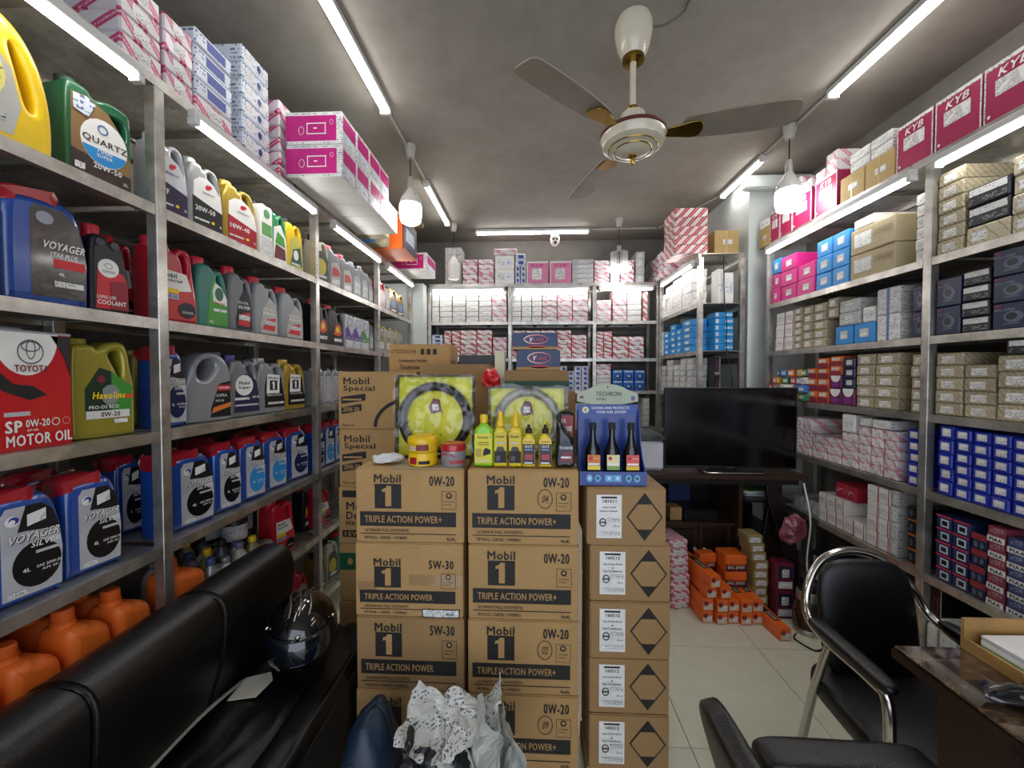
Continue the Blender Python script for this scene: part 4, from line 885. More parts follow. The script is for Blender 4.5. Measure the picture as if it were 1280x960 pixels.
J_MSU = jug(.165, .265, .11, PA, [PAH], M('85888a', .3, .3, name='mobil_grey'), (.22, .17, .022, M('3a3a86', .35)), [('L', [(.12, .08), (.95, .08), (.92, .40), (.84, .60), (.5, .72), (.2, .6)], M('22264a', .35)), ('D', .45, .52, .28, .17, WHT), ('T', 'Mobil', .28, .53, .62, .585, INK, .04), ('T', 'Super', .26, .45, .64, .51, INK, .04), ('R', .14, .28, .60, .32, P_STK), ('T', '5W-30', .70, .30, .92, .34, WHT, .03), ('R', .14, .18, .9, .21, SILV)])
def m1(mat, capm): return jug(.13, .26, .10, PA, [PAH], mat, (.22, .2, .02, capm), [('L', [(.2, .10), (.95, .10), (.95, .24), (.82, .66), (.30, .70), (.2, .5)], M('1b1c1f', .35)), ('P', [(.26, .36), (.74, .36), (.76, .70), (.30, .72)], WHT), ('T', 'Mobil', .34, .62, .70, .67, INK, .03), ('R', .38, .42, .66, .60, INK), ('P', [(.49, .44), (.56, .44), (.56, .58), (.51, .58), (.46, .555), (.46, .535), (.49, .545)], WHT, 'numeral_one'), ('T', 'TRIPLE ACTION', .26, .31, .82, .345, WHT), ('R', .3, .16, .9, .20, P_STK2)])
J_M1S = m1(SILP, SILP); J_M1G = m1(GOLD2, GOLD2)
J_YB = jug(.15, .265, .10, PA, [PAH], YELP, (.25, .19, .02, INK), [('L', [(.18, .06), (.95, .06), (.92, .50), (.6, .72), (.26, .6)], M('c8c05a', .3)), ('P', [(.24, .1), (.9, .12), (.8, .5), (.4, .42)], M('33564a', .3)), ('D', .55, .32, .14, .1, WHT), ('R', .3, .12, .8, .16, P_STK2)])
J_GC = jug(.14, .265, .10, PA, [PAH], M('2f8a5a', .3, coat=.3), (.25, .19, .02, INK), [('L', [(.14, .06), (.95, .06), (.92, .50), (.6, .74), (.2, .66)], WHT), ('P', [(.2, .1), (.9, .1), (.86, .3), (.3, .36)], M('6a2a30', .4)), ('P', [(.26, .38), (.86, .34), (.78, .52), (.4, .6)], GRNL)])
J_TIN = jug(.095, .26, .14, PT, [], WHT, (.3, .2, .014, INK, .95), [('L', rect(.0, .02, 1, .36), P_STK2), ('L', [(.08, .40), (.92, .40), (.92, .62), (.08, .62)], GRNL, 'green_band'), ('D', .5, .80, .26, .08, M('3d8a4a', .4))], bev=.004)
def ptin(c, t): return jug(.12, .25, .15, PT, [], M('c8c8ce', .35, .2, name='tin_white'), (.7, .16, .014, SILP, .95), [('L', [(.0, .55), (.3, .62), (.8, .36), (1, .5), (1, .24), (.0, .24)], c, 'swoosh'), ('O', .5, .74, .26, .13, .05, M('7a8494', .35)), ('D', .5, .74, .12, .06, P_BLUE), ('R', .1, .1, .9, .18, P_STK2), ('T', t, .14, .27, .86, .32, WHT, .02)], bev=.005)
J_PT = ptin(M('5a3a96', .4), 'IFG 5'); J_GT = ptin(M('3c8a4a', .4), 'IFG 3')
J_RBAG = jug(.12, .26, .10, PS, [PSH], M('c23040', .2, coat=.9, name='red_wrapped', bump=.5, bscale=30), (.3, .22, .02, REDC), [('L', [(.25, .05), (.92, .05), (.92, .5), (.7, .66), (.3, .6)], M('b8a0a0', .2, bump=.5))])
J_WRP = jug(.12, .25, .10, PS, [], M('9a9c8a', .12, coat=1, name='wrapped_olive', bump=.6, bscale=30), (.3, .22, .02, GOLD), [('L', [(.25, .1), (.92, .1), (.92, .5), (.7, .62), (.3, .6)], M('7c8060', .15, coat=1, bump=.5, bscale=30)), ('R', .35, .15, .8, .4, P_GREY)])
J_GTW = jug(.13, .26, .11, PA, [PAH], M('a8843c', .2, .3, coat=.6, name='gold_wrapped', bump=.3), (.25, .19, .02, INK), [('L', [(.15, .08), (.95, .08), (.9, .5), (.6, .7), (.2, .6)], M('5a4a2c', .3)), ('D', .55, .36, .24, .14, M('5a7ab0', .35)), ('R', .3, .12, .8, .18, P_STK2)])
J_CTN = jug(.10, .235, .14, PT, [], M('b8babc', .15, .5, coat=.6, name='wrapped_tin', bump=.4, bscale=24), (.5, .16, .014, SILP, .95), [('L', rect(.08, .1, .92, .8), P_GREY)], bev=.006)
def toyp():
    W, H, D = .235, .29, .16; RT = M('c41224', .25, coat=.4, name='toyota_red', var=.04)
    def f():
        r = bpy.data.objects.new('oil_tin', None)
        box('body', -W / 2, W / 2, 0, D, 0, H, RT, r, .004, 2)
        box('rim', -W / 2 - .001, W / 2 + .001, -.001, D + .001, H - .004, H + .003, SILP, r, .001)
        box('handle_strap', -.05, .05, D / 2 - .012, D / 2 + .012, H + .003, H + .016, SILP, r, .003)
        lathe('cap', [(.022, 0), (.022, .014), (.018, .016)], SILP, r, 18, (-.08, .04, H + .003))
        dark = [(0, .86), (0, .62), (.2, .50), (.48, .42), (.68, .46), (.52, .54), (.30, .56), (.14, .68), (.06, .86)]
        art(r, W, H, -.0004, [('L', dark, BLKL, 'black_sweep'), ('L', [(.74, .98), (.98, .98), (.98, .62), (.90, .80)], BLKL, 'black_sweep'), ('L', arc(.46, .99, .37, .36, 180, 360, 18), WHT, 'white_oval'),
            ('O', .5, .83, .15, .105, .014, M('70737a', .25, .6, name='emblem_silver')), ('O', .5, .85, .055, .085, .012, MATS['emblem_silver']), ('O', .5, .875, .11, .045, .012, MATS['emblem_silver']), ('T', 'TOYOTA', .31, .66, .70, .72, M('7c1c2a', .4), .04),
            ('L', rect(.2, .29, .48, .325), SILV, 'grey_bar'), ('T', 'SP', .2, .155, .385, .255, WHT, .05), ('T', '0W-20', .42, .19, .70, .255, WHT, .03), ('T', 'GF-6A', .43, .155, .56, .175, WHT), ('O', .77, .22, .05, .035, .01, WHT), ('O', .90, .22, .05, .035, .01, M('d87a80', .4)), ('T', 'MOTOR OIL', .2, .04, .97, .135, WHT, .035)])
        return r
    p = proto(f); p['dims'] = (W, D, H); return p
J_TOY = toyp()
XJ = -1.232
def J(p, px0, px1, z, label, s=1.0, X=XJ, cat='oil jug', group=None, name='oil_jug', jit=0, sd=.8):
    W, T, H = p['dims']; a0, a1 = yL(px0, z + .1, X), yL(px1, z + .1, X)
    a0, a1 = clampbay('L', X, a0, a1, z)
    turn = 0 if name == 'oil_tin' and p is not J_TOY else .17
    if p is J_TOY: turn = 0; sd = 1
    o = place(p, 'L', X - .012 * (turn > 0), a0 + .001, a1 - .001, z + .0008, W, label, cat, group, s, 0, name, sd)
    o.rotation_euler.z -= turn + random.uniform(-jit, jit); return o
z2, z3, z4, z5, z6, z7 = ZS[1:]
J(J_RX, -75, 66, z2, 'big yellow oil jug with clear-labelled front at the top left corner', 1)
J(J_QZ, 92, 166, z2, 'dark green oil can with round white and blue label, beside the yellow jug', 1)
J(J_ATF, 192, 237, z2, 'light silver jug with dark purple label panel, just right of the first post')
J(J_2050, 243, 280, z2, 'silver jug with black label panel, second from the first post, upper shelf', 1)
J(J_1040, 287, 322, z2, 'gold jug with red and white label on the upper shelf')
J(J_TIN, 326, 341, z2, 'narrow white and green oil tin between the gold jug and green jug', .98, cat='oil tin', name='oil_tin')
J(J_GC, 343, 360, z2, 'green jug with white label, left of the bright yellow jug', 1)
J(J_YB, 362, 380, z2, 'bright yellow jug with green picture at the far end of its bay', 1)
J(J_WY, 396, 412, z2, 'pale jug with round yellow label, first beyond the second post', 1)
J(J_SLIMR, 413, 427, z2, 'grey bottle with a red cap beside the pale yellow-labelled jug', 1)
J(J_SLIMR, 429, 441, z2, 'second grey red-capped bottle, middle of the third upper bay', .97)
J(J_SLIM, 442, 452, z2, 'plain grey bottle third from the post, upper shelf', .95)
J(J_SLIM, 453, 461, z2, 'plain grey bottle fourth from the post, upper shelf', .98)
J(J_SLIM, 462, 469.5, z2, 'plain grey bottle last before the third post, upper shelf', .88)
J(J_RBAG, 475, 482, z2, 'red plastic-wrapped jug just beyond the third post', 1)
J(J_SLIM, 483, 488, z2, 'small silver bottle beside the red wrapped jug', .85)
J(J_GTW, 489, 497, z2, 'gold jug with blue round label, left of its twin', .95)
J(J_GTW, 498, 505, z2, 'gold jug with blue round label, farthest on the upper shelf', .92)
J(J_HAV, -45, -2, z3, 'gold jug edge at the left border of the picture, second shelf', .8)
J(V_STAR, 12, 113, z3, 'large wrapped blue jug with dark label, alone on the second shelf left', 1.02)
J(J_CLT, 119, 164, z3, 'black coolant bottle with red cap and red label', 1, cat='coolant bottle', name='coolant_bottle')
J(J_MSP, 138, 172, z3, 'red jug standing behind the black coolant bottle', 1, X=-1.38)
J(J_MSP, 198, 248, z3, 'red jug with white label, right of the first post')
J(J_TGR, 252, 287, z3, 'teal green jug with green and white label')
J(J_GS, 291, 318, z3, 'dark grey jug with black and red label', 1)
J(J_SR, 322, 349, z3, 'light grey red-capped jug, left of two alike, second shelf', .98)
J(J_SR, 355, 380, z3, 'light grey red-capped jug, right of two alike, second shelf', .96)
J(J_BLK, 396, 412, z3, 'black jug with orange picture, left of two beyond the second post')
J(J_BLK, 414, 430, z3, 'black jug with orange picture, right of two, beside purple tins', .97)
for i, (p, a, b, l) in enumerate(((J_PT, 432, 441.5, 'white tin with purple swoosh, left one of the pair'), (J_PT, 442, 451.5, 'white tin with purple swoosh, right one of the pair'), (J_GT, 452, 461.5, 'white tin with green swoosh'))):
    J(p, a, b, z3, l + ', second shelf', .95, cat='oil tin', name='oil_tin')
J(J_SLIM, 463, 469.5, z3, 'grey bottle between the green tin and third post', .9)
for i, (a, b) in enumerate(((475, 482), (483, 490), (491, 498), (499, 505))): J(J_WRP, a, b, z3, 'olive bottle in clear wrap, %s beyond the third post' % ORD[i + 1], .95, group='wrapped olive bottles')
J(J_TOY, -22, 91, z4, 'large red square oil tin with white oval and emblem', 1, cat='oil tin', name='oil_tin')
J(J_HAV, 98, 170, z4, 'olive gold jug with green shield label beside the red tin', 1)
J(J_HAV, 172, 196, z4, 'gold jug in shadow behind the first post', .95, X=-1.39)
J(V_PLT, 198, 236, z4, 'blue wrapped jug with navy label, just right of first post, third shelf', 1)
J(J_PET, 240, 290, z4, 'silver jug with large arched handle and orange streak label')
J(J_MSU, 294, 326, z4, 'grey jug with round white label and purple cap')
J(J_M1S, 330, 357, z4, 'silver jug with white and black one label', 1)
J(J_M1G, 360, 382, z4, 'gold jug with white and black one label')
for i, (a, b) in enumerate(((395, 405), (406, 415), (416, 424), (425, 433))): J(J_CTN, a, b, z4, 'wrapped silver tin, %s past the second post, third shelf' % ORD[i + 1], .93, cat='oil tin', name='oil_tin', group='wrapped silver tins')
for i, (a, b) in enumerate(((206, 232), (250, 275), (300, 325))): J(J_PET, a, b, z4, 'dark blue jug deep in shadow behind front row, %s from the left' % ORD[i + 1], .98, X=-1.42)
V5 = [(-18, 84, V_SIL, 'blue jug with silver label, nearest at the left border, bottom full row'), (88, 156, V_SIL, 'blue jug with silver label, second from left border'), (197, 214, V_SIL, 'blue jug mostly hidden by the first post, fourth shelf'),
      (219, 270, V_SIL, 'blue jug with silver label and black disc, right of the post'), (273, 303, V_SIL, 'blue jug with black disc, fifth in the row'), (306, 333, V_BLU, 'blue jug with bright blue disc, left of two'), (335, 360, V_BLU, 'blue jug with bright blue disc, right of two'),
      (363, 386, V_PLT, 'blue jug with navy disc, last before second post'), (396, 407, V_PLT, 'blue jug just beyond the second post'), (408, 419, V_BLU, 'blue jug beside the stacked cardboard cartons'), (420, 431, V_BLU, 'blue jug hidden behind stacked cardboard cartons')]
for i, (a, b, p, l) in enumerate(V5): J(p, a, b, z5, l, 1.0 if i < 8 else .95, jit=.03)
J(V_SIL, 150, 184, z5, 'blue jug in the back row seen beside the first post', .98, X=-1.40)
for i, (a, b) in enumerate(((30, 100), (250, 282), (310, 336), (352, 376))): J(V_SIL, a, b, z5, 'blue jug in back row of fourth shelf, %s from left' % ORD[i + 1], .97, X=-1.44)
# lower shelves: red jug, mixed bottles
J(J_MSP, 347, 370, z6, 'dark red jug standing low behind the sofa end', 1)
J(J_BLK, 372, 388, z6, 'black bottle in shadow right of the low red jug', 1, X=-1.3)
J(J_MSP, 402, 414, z6, 'red and black jug low behind second post', .8)
def smallb(mat, capm, H=.19, r=.032):
    def f():
        o = bpy.data.objects.new('bottle', None)
        lathe('body', [(r * .9, 0), (r, .006), (r, H * .62), (r * .8, H * .74), (r * .45, H * .82), (r * .42, H * .86)], mat, o, 16)
        lathe('cap', [(r * .5, 0), (r * .5, H * .11), (r * .42, H * .13)], capm, o, 12, (0, 0, H * .85))
        lathe('label', [(r + .0008, H * .15), (r + .0008, H * .55)], P_STK2, o, 16, cap=False); return o
    return proto(f)
sb = [(smallb(SILP, M('46508c', .4)), 'silver bottle with blue cap'), (smallb(KHAKI, YELP), 'olive bottle with yellow cap'), (smallb(WHT, SILP), 'white bottle with grey cap'), (smallb(M('4a4c52', .35), INK), 'dark grey bottle with black cap'), (smallb(M('b8b4a0', .3), M('6a6e86', .4)), 'pale bottle with blue cap')]
def can_p():
    def f():
        o = bpy.data.objects.new('tin_can', None)
        lathe('body', [(.05, 0), (.052, .004), (.052, .11), (.05, .114)], BLKL, o, 20); lathe('lid', [(.046, 0), (.046, .006), (.04, .008)], SILP, o, 20, (0, 0, .114)); lathe('label', [(.0527, .02), (.0527, .09)], P_STK2, o, 20, cap=False); return o
    return proto(f)
cn = can_p(); k = 0
for row, X in enumerate((-1.25, -1.33, -1.41, -1.49)):
    y = 1.465
    while y < 1.71 - .0 * row:
        p, l = sb[(k * 2 + row) % 5]; o = copytree(p); o.name = 'bottle'; o.location = (X, y, z6 + .001); o.scale = (1, 1, random.uniform(.85, 1.15))
        tag(o, '%s behind the sofa, row %s, %s from left' % (l, ('nearest', 'second', 'third', 'rearmost')[row], ORD[int((y - 1.465) / .077) + 1]), 'bottle', 'small bottles low behind the sofa'); y += .077; k += 1
for i, (x, y) in enumerate(((-1.27, 1.785), (-1.40, 1.785), (-1.46, 1.90), (-1.53, 1.785))):
    for r in range(2 if i != 0 else 1):
        o = copytree(cn); o.name = 'tin_can'; o.location = (x, y, z6 + .001 + r * .123); tag(o, 'black and silver tin can low behind the sofa, %s spot, %s' % (ORD[i + 1], ('lower', 'upper')[r]), 'can', 'tin cans low behind the sofa')
# orange jugs
def orj():
    W, H, T = .15, .25, .12
    def f():
        o = bpy.data.objects.new('orange_jug', None)
        slab('body', [((a - .5) * W, b * H) for a, b in [(0, .02), (.02, 0), (.98, 0), (1, .02), (1, .62), (.92, .76), (.70, .84), (.5, .86), (.40, .90), (.10, .90), (.04, .82), (0, .7)]], [], T, .03, ORNG, o)
        lathe('neck', [(.03, 0), (.029, .02), (.024, .024)], ORNG, o, 18, (-.036, T / 2, H * .86)); lathe('cap', [(.026, 0), (.027, .004), (.027, .024), (.023, .029), (.01, .030)], M('de6420', .45), o, 18, (-.036, T / 2, H * .86 + .024)); 
        lathe('cap_ring', [(.0295, 0), (.0295, .006)], M('de6420', .45), o, 18, (-.036, T / 2, H * .86 + .018))
        return o
    return proto(f)
oj = orj()
for row, X in enumerate((-1.215, -1.345, -1.475)):
    for i in range(7):
        y = .42 + i * .121 + (row % 2) * .02
        if y > 1.19: continue
        o = copytree(oj); o.location = (X, y, z6 + .001); o.rotation_euler = (0, 0, R(90) + random.uniform(-.02, .02)); o.scale = (.76, .95, random.uniform(.99, 1.05))
        tag(o, 'orange jug behind the black sofa back, %s row, %s from the left' % (('front', 'middle', 'back')[row], ORD[i + 1]), 'oil jug', 'orange jugs behind the sofa')
o = copytree(oj)
o.rotation_euler = (0, 0, R(90)); o.location = (-1.215, 1.345, z6 + .001); tag(o, "single orange jug just past the first post behind the sofa", "oil jug")
# lowest shelf odds
J(J_RBAG, 372, 386, z7, 'red wrapped pack on the lowest left shelf', .9); J(J_GTW, 399, 409, z7, 'gold jug on the lowest left shelf', .9)
J(J_WY, 412, 424, z7, 'white jug on lowest left shelf by the cartons', .95); J(J_TGR, 425, 437, z7, 'green jug on lowest left shelf by the cartons', .95)
# ================================================================ stacked cartons in the middle
def carton_box(name, label, cat, x0, x1, y0, D, z0, H, mat, cmds, group=None, rz=0, tape=True):
    W = x1 - x0
    o = box(name, -W / 2, W / 2, 0, D, 0, H, mat, None, .004, 2)
    o.location = ((x0 + x1) / 2, y0, z0 + .0008); o.rotation_euler = (0, 0, rz)
    if tape:
        TP = MATS.get('parcel_tape') or M('b59a6a', .22, name='parcel_tape')
        box('tape', -.024, .024, .002, D - .002, H - .0002, H + .0006, TP, o)
        box('flap_seam', -W / 2 + .004, W / 2 - .004, D / 2 - .0012, D / 2 + .0012, H - .0001, H + .0003, INK, o)
    art(o, W, H, -.0009, cmds); return tag(o, label, cat, group)
def m1art(grade, plus, hand=None, sy=.0):
    s = 1 - sy
    t = 'TRIPLE ACTION POWER' + ('+' if plus else '')
    c = [('T', 'Mobil', .175, .81 * s, .425, .925 * s, INK, .022), ('L', rect(.178, .46 * s, .425, .79 * s), INK, 'black_square'), ('P', [(.278, .49 * s), (.333, .49 * s), (.333, .765 * s), (.292, .765 * s), (.278, .735 * s), (.248, .72 * s), (.248, .68 * s), (.278, .69 * s)], CARD, 'numeral_one'), 
         ('L', rect(.04, .22 * s, .93, .415 * s), INK, 'black_band'), ('T', t, .085, .27 * s, .80 if plus else .72, .365 * s, CARD, .03), ]
    c2 = [('T', grade, .685, .77 * s, .915, .905 * s, INK, .045), ('T', ('ULTIMATE' if plus else 'ADVANCED') + ' FULL SYNTHETIC', .085, .145 * s, .5, .185 * s, INK, .02), ('L', rect(.045, .113 * s, .93, .124 * s), INK, 'rule_line'),
         ('T', 'PETROL / DIESEL / HYBRID', .085, .045 * s, .48, .085 * s, INK, .02), ('T', '4x4L', .84, .035 * s, .93, .085 * s, INK, .02),
         ('L', ell(.865, .64 * s, .028, .04), INK, 'round_mark'), ('D', .865, .645 * s, .015, .02, CARD), ('R', .82, .56 * s, .91, .565 * s, INK), ('R', .82, .52 * s, .89, .524 * s, INK), ('R', .80, .46 * s, .803, .70 * s, INK), ('R', .93, .46 * s, .933, .70 * s, INK), ('R', .80, .46 * s, .933, .464 * s, INK), ('R', .80, .70 * s, .933, .704 * s, INK)]
    if hand: c2 += [('O', hand[1], .62, .068, .13, .006, INK), ('T', hand[0], hand[1] - .03, .57, hand[1] + .035, .67, INK, 0, .2)]
    return c2 + [c[0]] + c[1:]
YC, DC, hC = 1.40, .23, .275; z0 = 1.157 - 4 * hC
tag(box('wooden_plank', -.64, .178, YC + .01, YC + .22, .001, z0, CARD3), 'flat grey board under the left and middle carton columns', 'board')
rows = ['bottom', 'third from the top', 'second from the top', 'top']
LC = [('0W-20', True, None), ('5W-30', False, None), ('5W-30', False, None), ('0W-20', True, None)]
RC = [('0W-20', True, ('09', .70)), ('0W-20', True, ('02', .70)), ('0W-20', True, None), ('0W-20', True, ('04', .70))]
for r in range(4):
    g, p, h = LC[r]
    carton_box('oil_carton', 'cardboard oil carton, %s of the left front column (%s)' % (rows[r], g), 'carton', -.642 + .003 * (r % 2), -.242 + .003 * (r % 2), YC + .002 * r, DC, z0 + r * hC, hC - .0015, CARD if r != 1 else CARD2, m1art(g, p, h, .14 if r == 2 else 0) + ([('L', rect(.62, .0, .97, .115), INK, 'barcode_frame'), ('R', .63, .012, .96, .105, P_STK)] if r == 2 else []), 'oil cartons of the two front columns')
    if r == 2:
        q = bpy.data.objects['oil_carton.002'] if False else [x for x in SC.objects if x.get('label', '').startswith('cardboard oil carton, second from the top of the left')][0]
        box('clear_tape', .0, .196, -.0026, -.0021, .118, .158, film('tape_film', 'ffffff', .9), q); box('clear_tape', -.19, -.12, -.0026, -.0021, .08, .13, MATS['tape_film'], q)
    g, p, h = RC[r]
    carton_box('oil_carton', 'cardboard oil carton, %s of the middle front column%s' % (rows[r], ', with circled handwriting' if h else ''), 'carton', -.222 - .002 * (r % 2), .178 - .002 * (r % 2), YC + .002 * r, DC, z0 + r * hC, hC - .0015, CARD, m1art(g, p, h), 'oil cartons of the two front columns')
zb = 1.097 - 5 * .206
tag(box('cardboard_sheet', .21, .49, YC + .01, YC + .2, .001, zb, CARD2), 'folded cardboard under the right front carton column', 'cardboard')
for r in range(5):
    top = r == 4; a = .205 if top else .218; b = .484 if top else .502
    dm = [('L', [(.73, .92), (.96, .5), (.73, .08), (.50, .5)], INK, 'diamond_mark'), ('P', [(.73, .88), (.937, .5), (.73, .12), (.523, .5)], CARD2), ('P', [(.73, .88), (.82, .72), (.64, .72)], INK), ('P', [(.73, .12), (.64, .28), (.82, .28)], INK)]
    lb = [('L', rect(.12, .12, .44, .88), WHT, 'white_label'), ('R', .18, .82, .38, .85, INK), ('T', '181611' if top else '160212', .2, .745, .37, .80, INK, .03), ('T', 'Stop Fuel' if top else 'Step Octane Boost', .16 if not top else .2, .64, .40 if not top else .36, .68, INK), ('T', 'Injector Cleaner' if top else '&', .16 if top else .27, .575, .39 if top else .29, .615, INK),
          ('T', ' ' if top else 'Fuel Conditioner', .16, .52, .40, .56, INK) if not top else ('R', .2, .53, .36, .54, WHT), ('O', .20, .40, .045, .075, .012, INK), ('R', .155, .39, .245, .41, INK), ('R', .26, .33, .42, .48, P_STK), ('R', .15, .17, .42, .24, P_STK)]
    carton_box('additive_carton', 'brown carton with white label and black diamond, %s of the right front column' % (['bottom', 'second up', 'middle', 'fourth up', 'top'][r]), 'carton', a, b, YC + .004 * (r % 2), .22, zb + r * .206, .2045, CARD2, dm + lb, 'diamond marked cartons', 0.012 if top else 0, tape=True)
# cartons behind
def msart(): return [('T', 'Mobil', .07, .78, .40, .90, INK, .022), ('T', 'Special', .07, .64, .47, .76, INK, .022), ('L', [(.04, .44), (.35, .50), (.35, .62), (.04, .56)], INK, 'slogan_panel'), ('R', .06, .50, .3, .53, CARD), ('L', [(.04, .26), (.30, .32), (.30, .44), (.04, .38)], INK, 'grade_panel'), ('T', '20W-50', .06, .30, .27, .39, CARD, .04),
    ('L', arc(.95, .04, .50, .52, 90, 180, 14) + arc(.95, .04, .455, .46, 90, 180, 14)[::-1], INK, 'swoosh'), ('T', 'Petrol oil', .05, .05, .20, .09, INK)]
DV = [('T', 'Mobil', .10, .60, .45, .74, INK, .022), ('T', 'Delvac', .10, .44, .46, .57, INK, .022), ('T', 'MX', .10, .33, .22, .40, INK, .03), ('L', rect(.05, .12, .5, .24), INK, 'grade_panel'), ('T', '15W-40', .08, .14, .42, .22, CARD, .04), ('L', rect(.05, .82, .5, .94), INK, 'slogan_panel')]
GR = [('L', rect(0, .55, 1, .85), M('1f5a3c', .5), 'green_band'), ('D', .14, .70, .035, .06, CARD)]
arts = [('brown carton at the foot of the left rear stack', []), ('carton with green band, second up in the left rear stack', GR), ('tall lettered oil carton, middle of the left rear stack', DV), ('lettered special oil carton, just below the top one', msart()), ('lettered special oil carton on top of the left rear stack', msart())]
for r, (l, a) in enumerate(arts):
    carton_box('oil_carton', l, 'carton', -1.005 + .004 * (r % 2), -.588, 2.0 + .004 * r, .28, r * .303, .3015, CARD if r else CARD2, a, 'left rear stack of cartons')
for r in range(4):
    carton_box('plain_carton', 'plain brown carton behind the black wheel cover, %s' % (['bottom', 'second up', 'third up', 'top'][r]), 'carton', -.575, -.208, 2.03, .2, r * .3885, .387, CARD2, [], 'plain cartons behind the wheel covers')
for r in range(6):
    a = [('T', 'TOYACHI' if False else 'TOTACHI', .10, .80, .44, .89, M('7a3328', .6), .03), ('O', .06, .845, .025, .04, .01, M('7a3328', .6)), ('R', .52, .78, .58, .90, INK), ('R', .62, .78, .68, .90, INK), ('R', .72, .78, .78, .90, INK), ('T', 'Continuously Variable', .16, .60, .62, .69, INK, .03), ('T', 'Transmission', .18, .47, .50, .56, INK, .03)] if r == 5 else []
    carton_box('transmission_carton', 'brown carton behind the left rear stack, %s' % ('lettered top one' if r == 5 else ORD[r + 1] + ' from the floor'), 'carton', -.84, -.47, 2.31, .24, r * .28, .2785, CARD, a, 'cartons behind the left rear stack')
for r in range(5):
    carton_box('plain_carton', 'kraft carton in the hidden stack by the dark box, %s up' % ORD[r + 1], 'carton', -.44, -.18, 2.32, .24, r * .31, .308, CARD2, [], 'hidden kraft cartons')
tag(box('dark_box', -.42, -.21, 2.32, 2.5, 1.5515, 1.615, M('26262a', .4), None, .003), 'small dark box on kraft cartons below the striped cartons', 'box')
for r in range(5):
    carton_box('plain_carton', 'brown carton under the green banded box, %s up' % ORD[r + 1], 'carton', -.20, .22, 1.88, .24, r * .284, .2825, CARD2, [], 'cartons under the green banded box')
carton_box('green_banded_box', 'long brown box with dark green lower half, above second wheel cover', 'carton', -.12, .19, 1.90, .2, 1.421, .098, CARD2, [('L', rect(.0, .0, 1, .48), M('1f4a2c', .5), 'green_band'), ('O', .12, .25, .03, .14, .01, M('3d7a4a', .5))])
VB = M('1e3560', .4, name='navy_board')
for r, (a, b, z, l) in enumerate(((-.065, .15, 1.521, 'lower'), (-.085, .138, 1.622, 'upper'))):
    carton_box('filter_box', 'navy filter box with red and white oval, %s of two' % l, 'box', a, b, 1.93, .16, z, .099 if r == 0 else .082, VB,
       [('L', rect(0, 0, 1, .15), CARD, 'kraft_edge'), ('O', .52, .6, .27, .28, .02, WHT), ('O', .54, .6, .25, .26, .02, M('c03040', .4)), ('T', 'V', .36, .46, .46, .72, WHT, .03, .2), ('T', 'ALEO' if False else 'LINE', .46, .5, .70, .66, M('c03040', .4), .02, .2), ('L', ell(.53, .17, .22, .09), M('b02838', .4), 'red_patch')], 'navy filter boxes', tape=False)
tag(box('cream_box', -.178, -.126, 2.0, 2.09, 1.4215, 1.62, M('d8d4b4', .5), None, .003), 'cream box standing behind the red plastic bag', 'box')
def crumple(name, nx, ny, fn, mat, seedv=0, amp=.03, sc=9, thick=.0008, sharp=True):
    bm = bmesh.new(); from mathutils import noise
    V = [[None] * (ny + 1) for _ in range(nx + 1)]
    for i in range(nx + 1):
        for j in range(ny + 1):
            p = Vector(fn(i / nx, j / ny)); q = p * sc + Vector((seedv, seedv * 2, 0))
            d = Vector((noise.noise(q), noise.noise(q + Vector((7, 3, 1))), noise.noise(q + Vector((1, 9, 4))))) + .5 * Vector((abs(noise.noise(q * 2.3)), noise.noise(q * 2.3 + Vector((7, 3, 1))), abs(noise.noise(q * 2.3 + Vector((1, 9, 4))))))
            V[i][j] = bm.verts.new(p + d * amp)
    for i in range(nx):
        for j in range(ny): bm.faces.new((V[i][j], V[i + 1][j], V[i + 1][j + 1], V[i][j + 1]))
    o = ob(name, bm2me(bm, name, mat, None if sharp else 40))
    m = o.modifiers.new('s', 'SOLIDIFY'); m.thickness = thick; return o
def blob(u, v, c, r, top=1): 
    a = 2 * math.pi * u; t = math.pi * (v * .98 + .01); return (c[0] + r[0] * math.sin(t) * math.cos(a), c[1] + r[1] * math.sin(t) * math.sin(a), c[2] + r[2] * math.cos(t) * top)
REDB = M('d8202c', .3, coat=.3, name='red_bag')
o = crumple('plastic_bag', 20, 12, lambda u, v: blob(u, v, (-.185, 1.935, 1.478), (.045, .04, .048)), REDB, 3, .02, 25); tag(o, 'crumpled bright red plastic bag beside the navy filter boxes', 'bag')
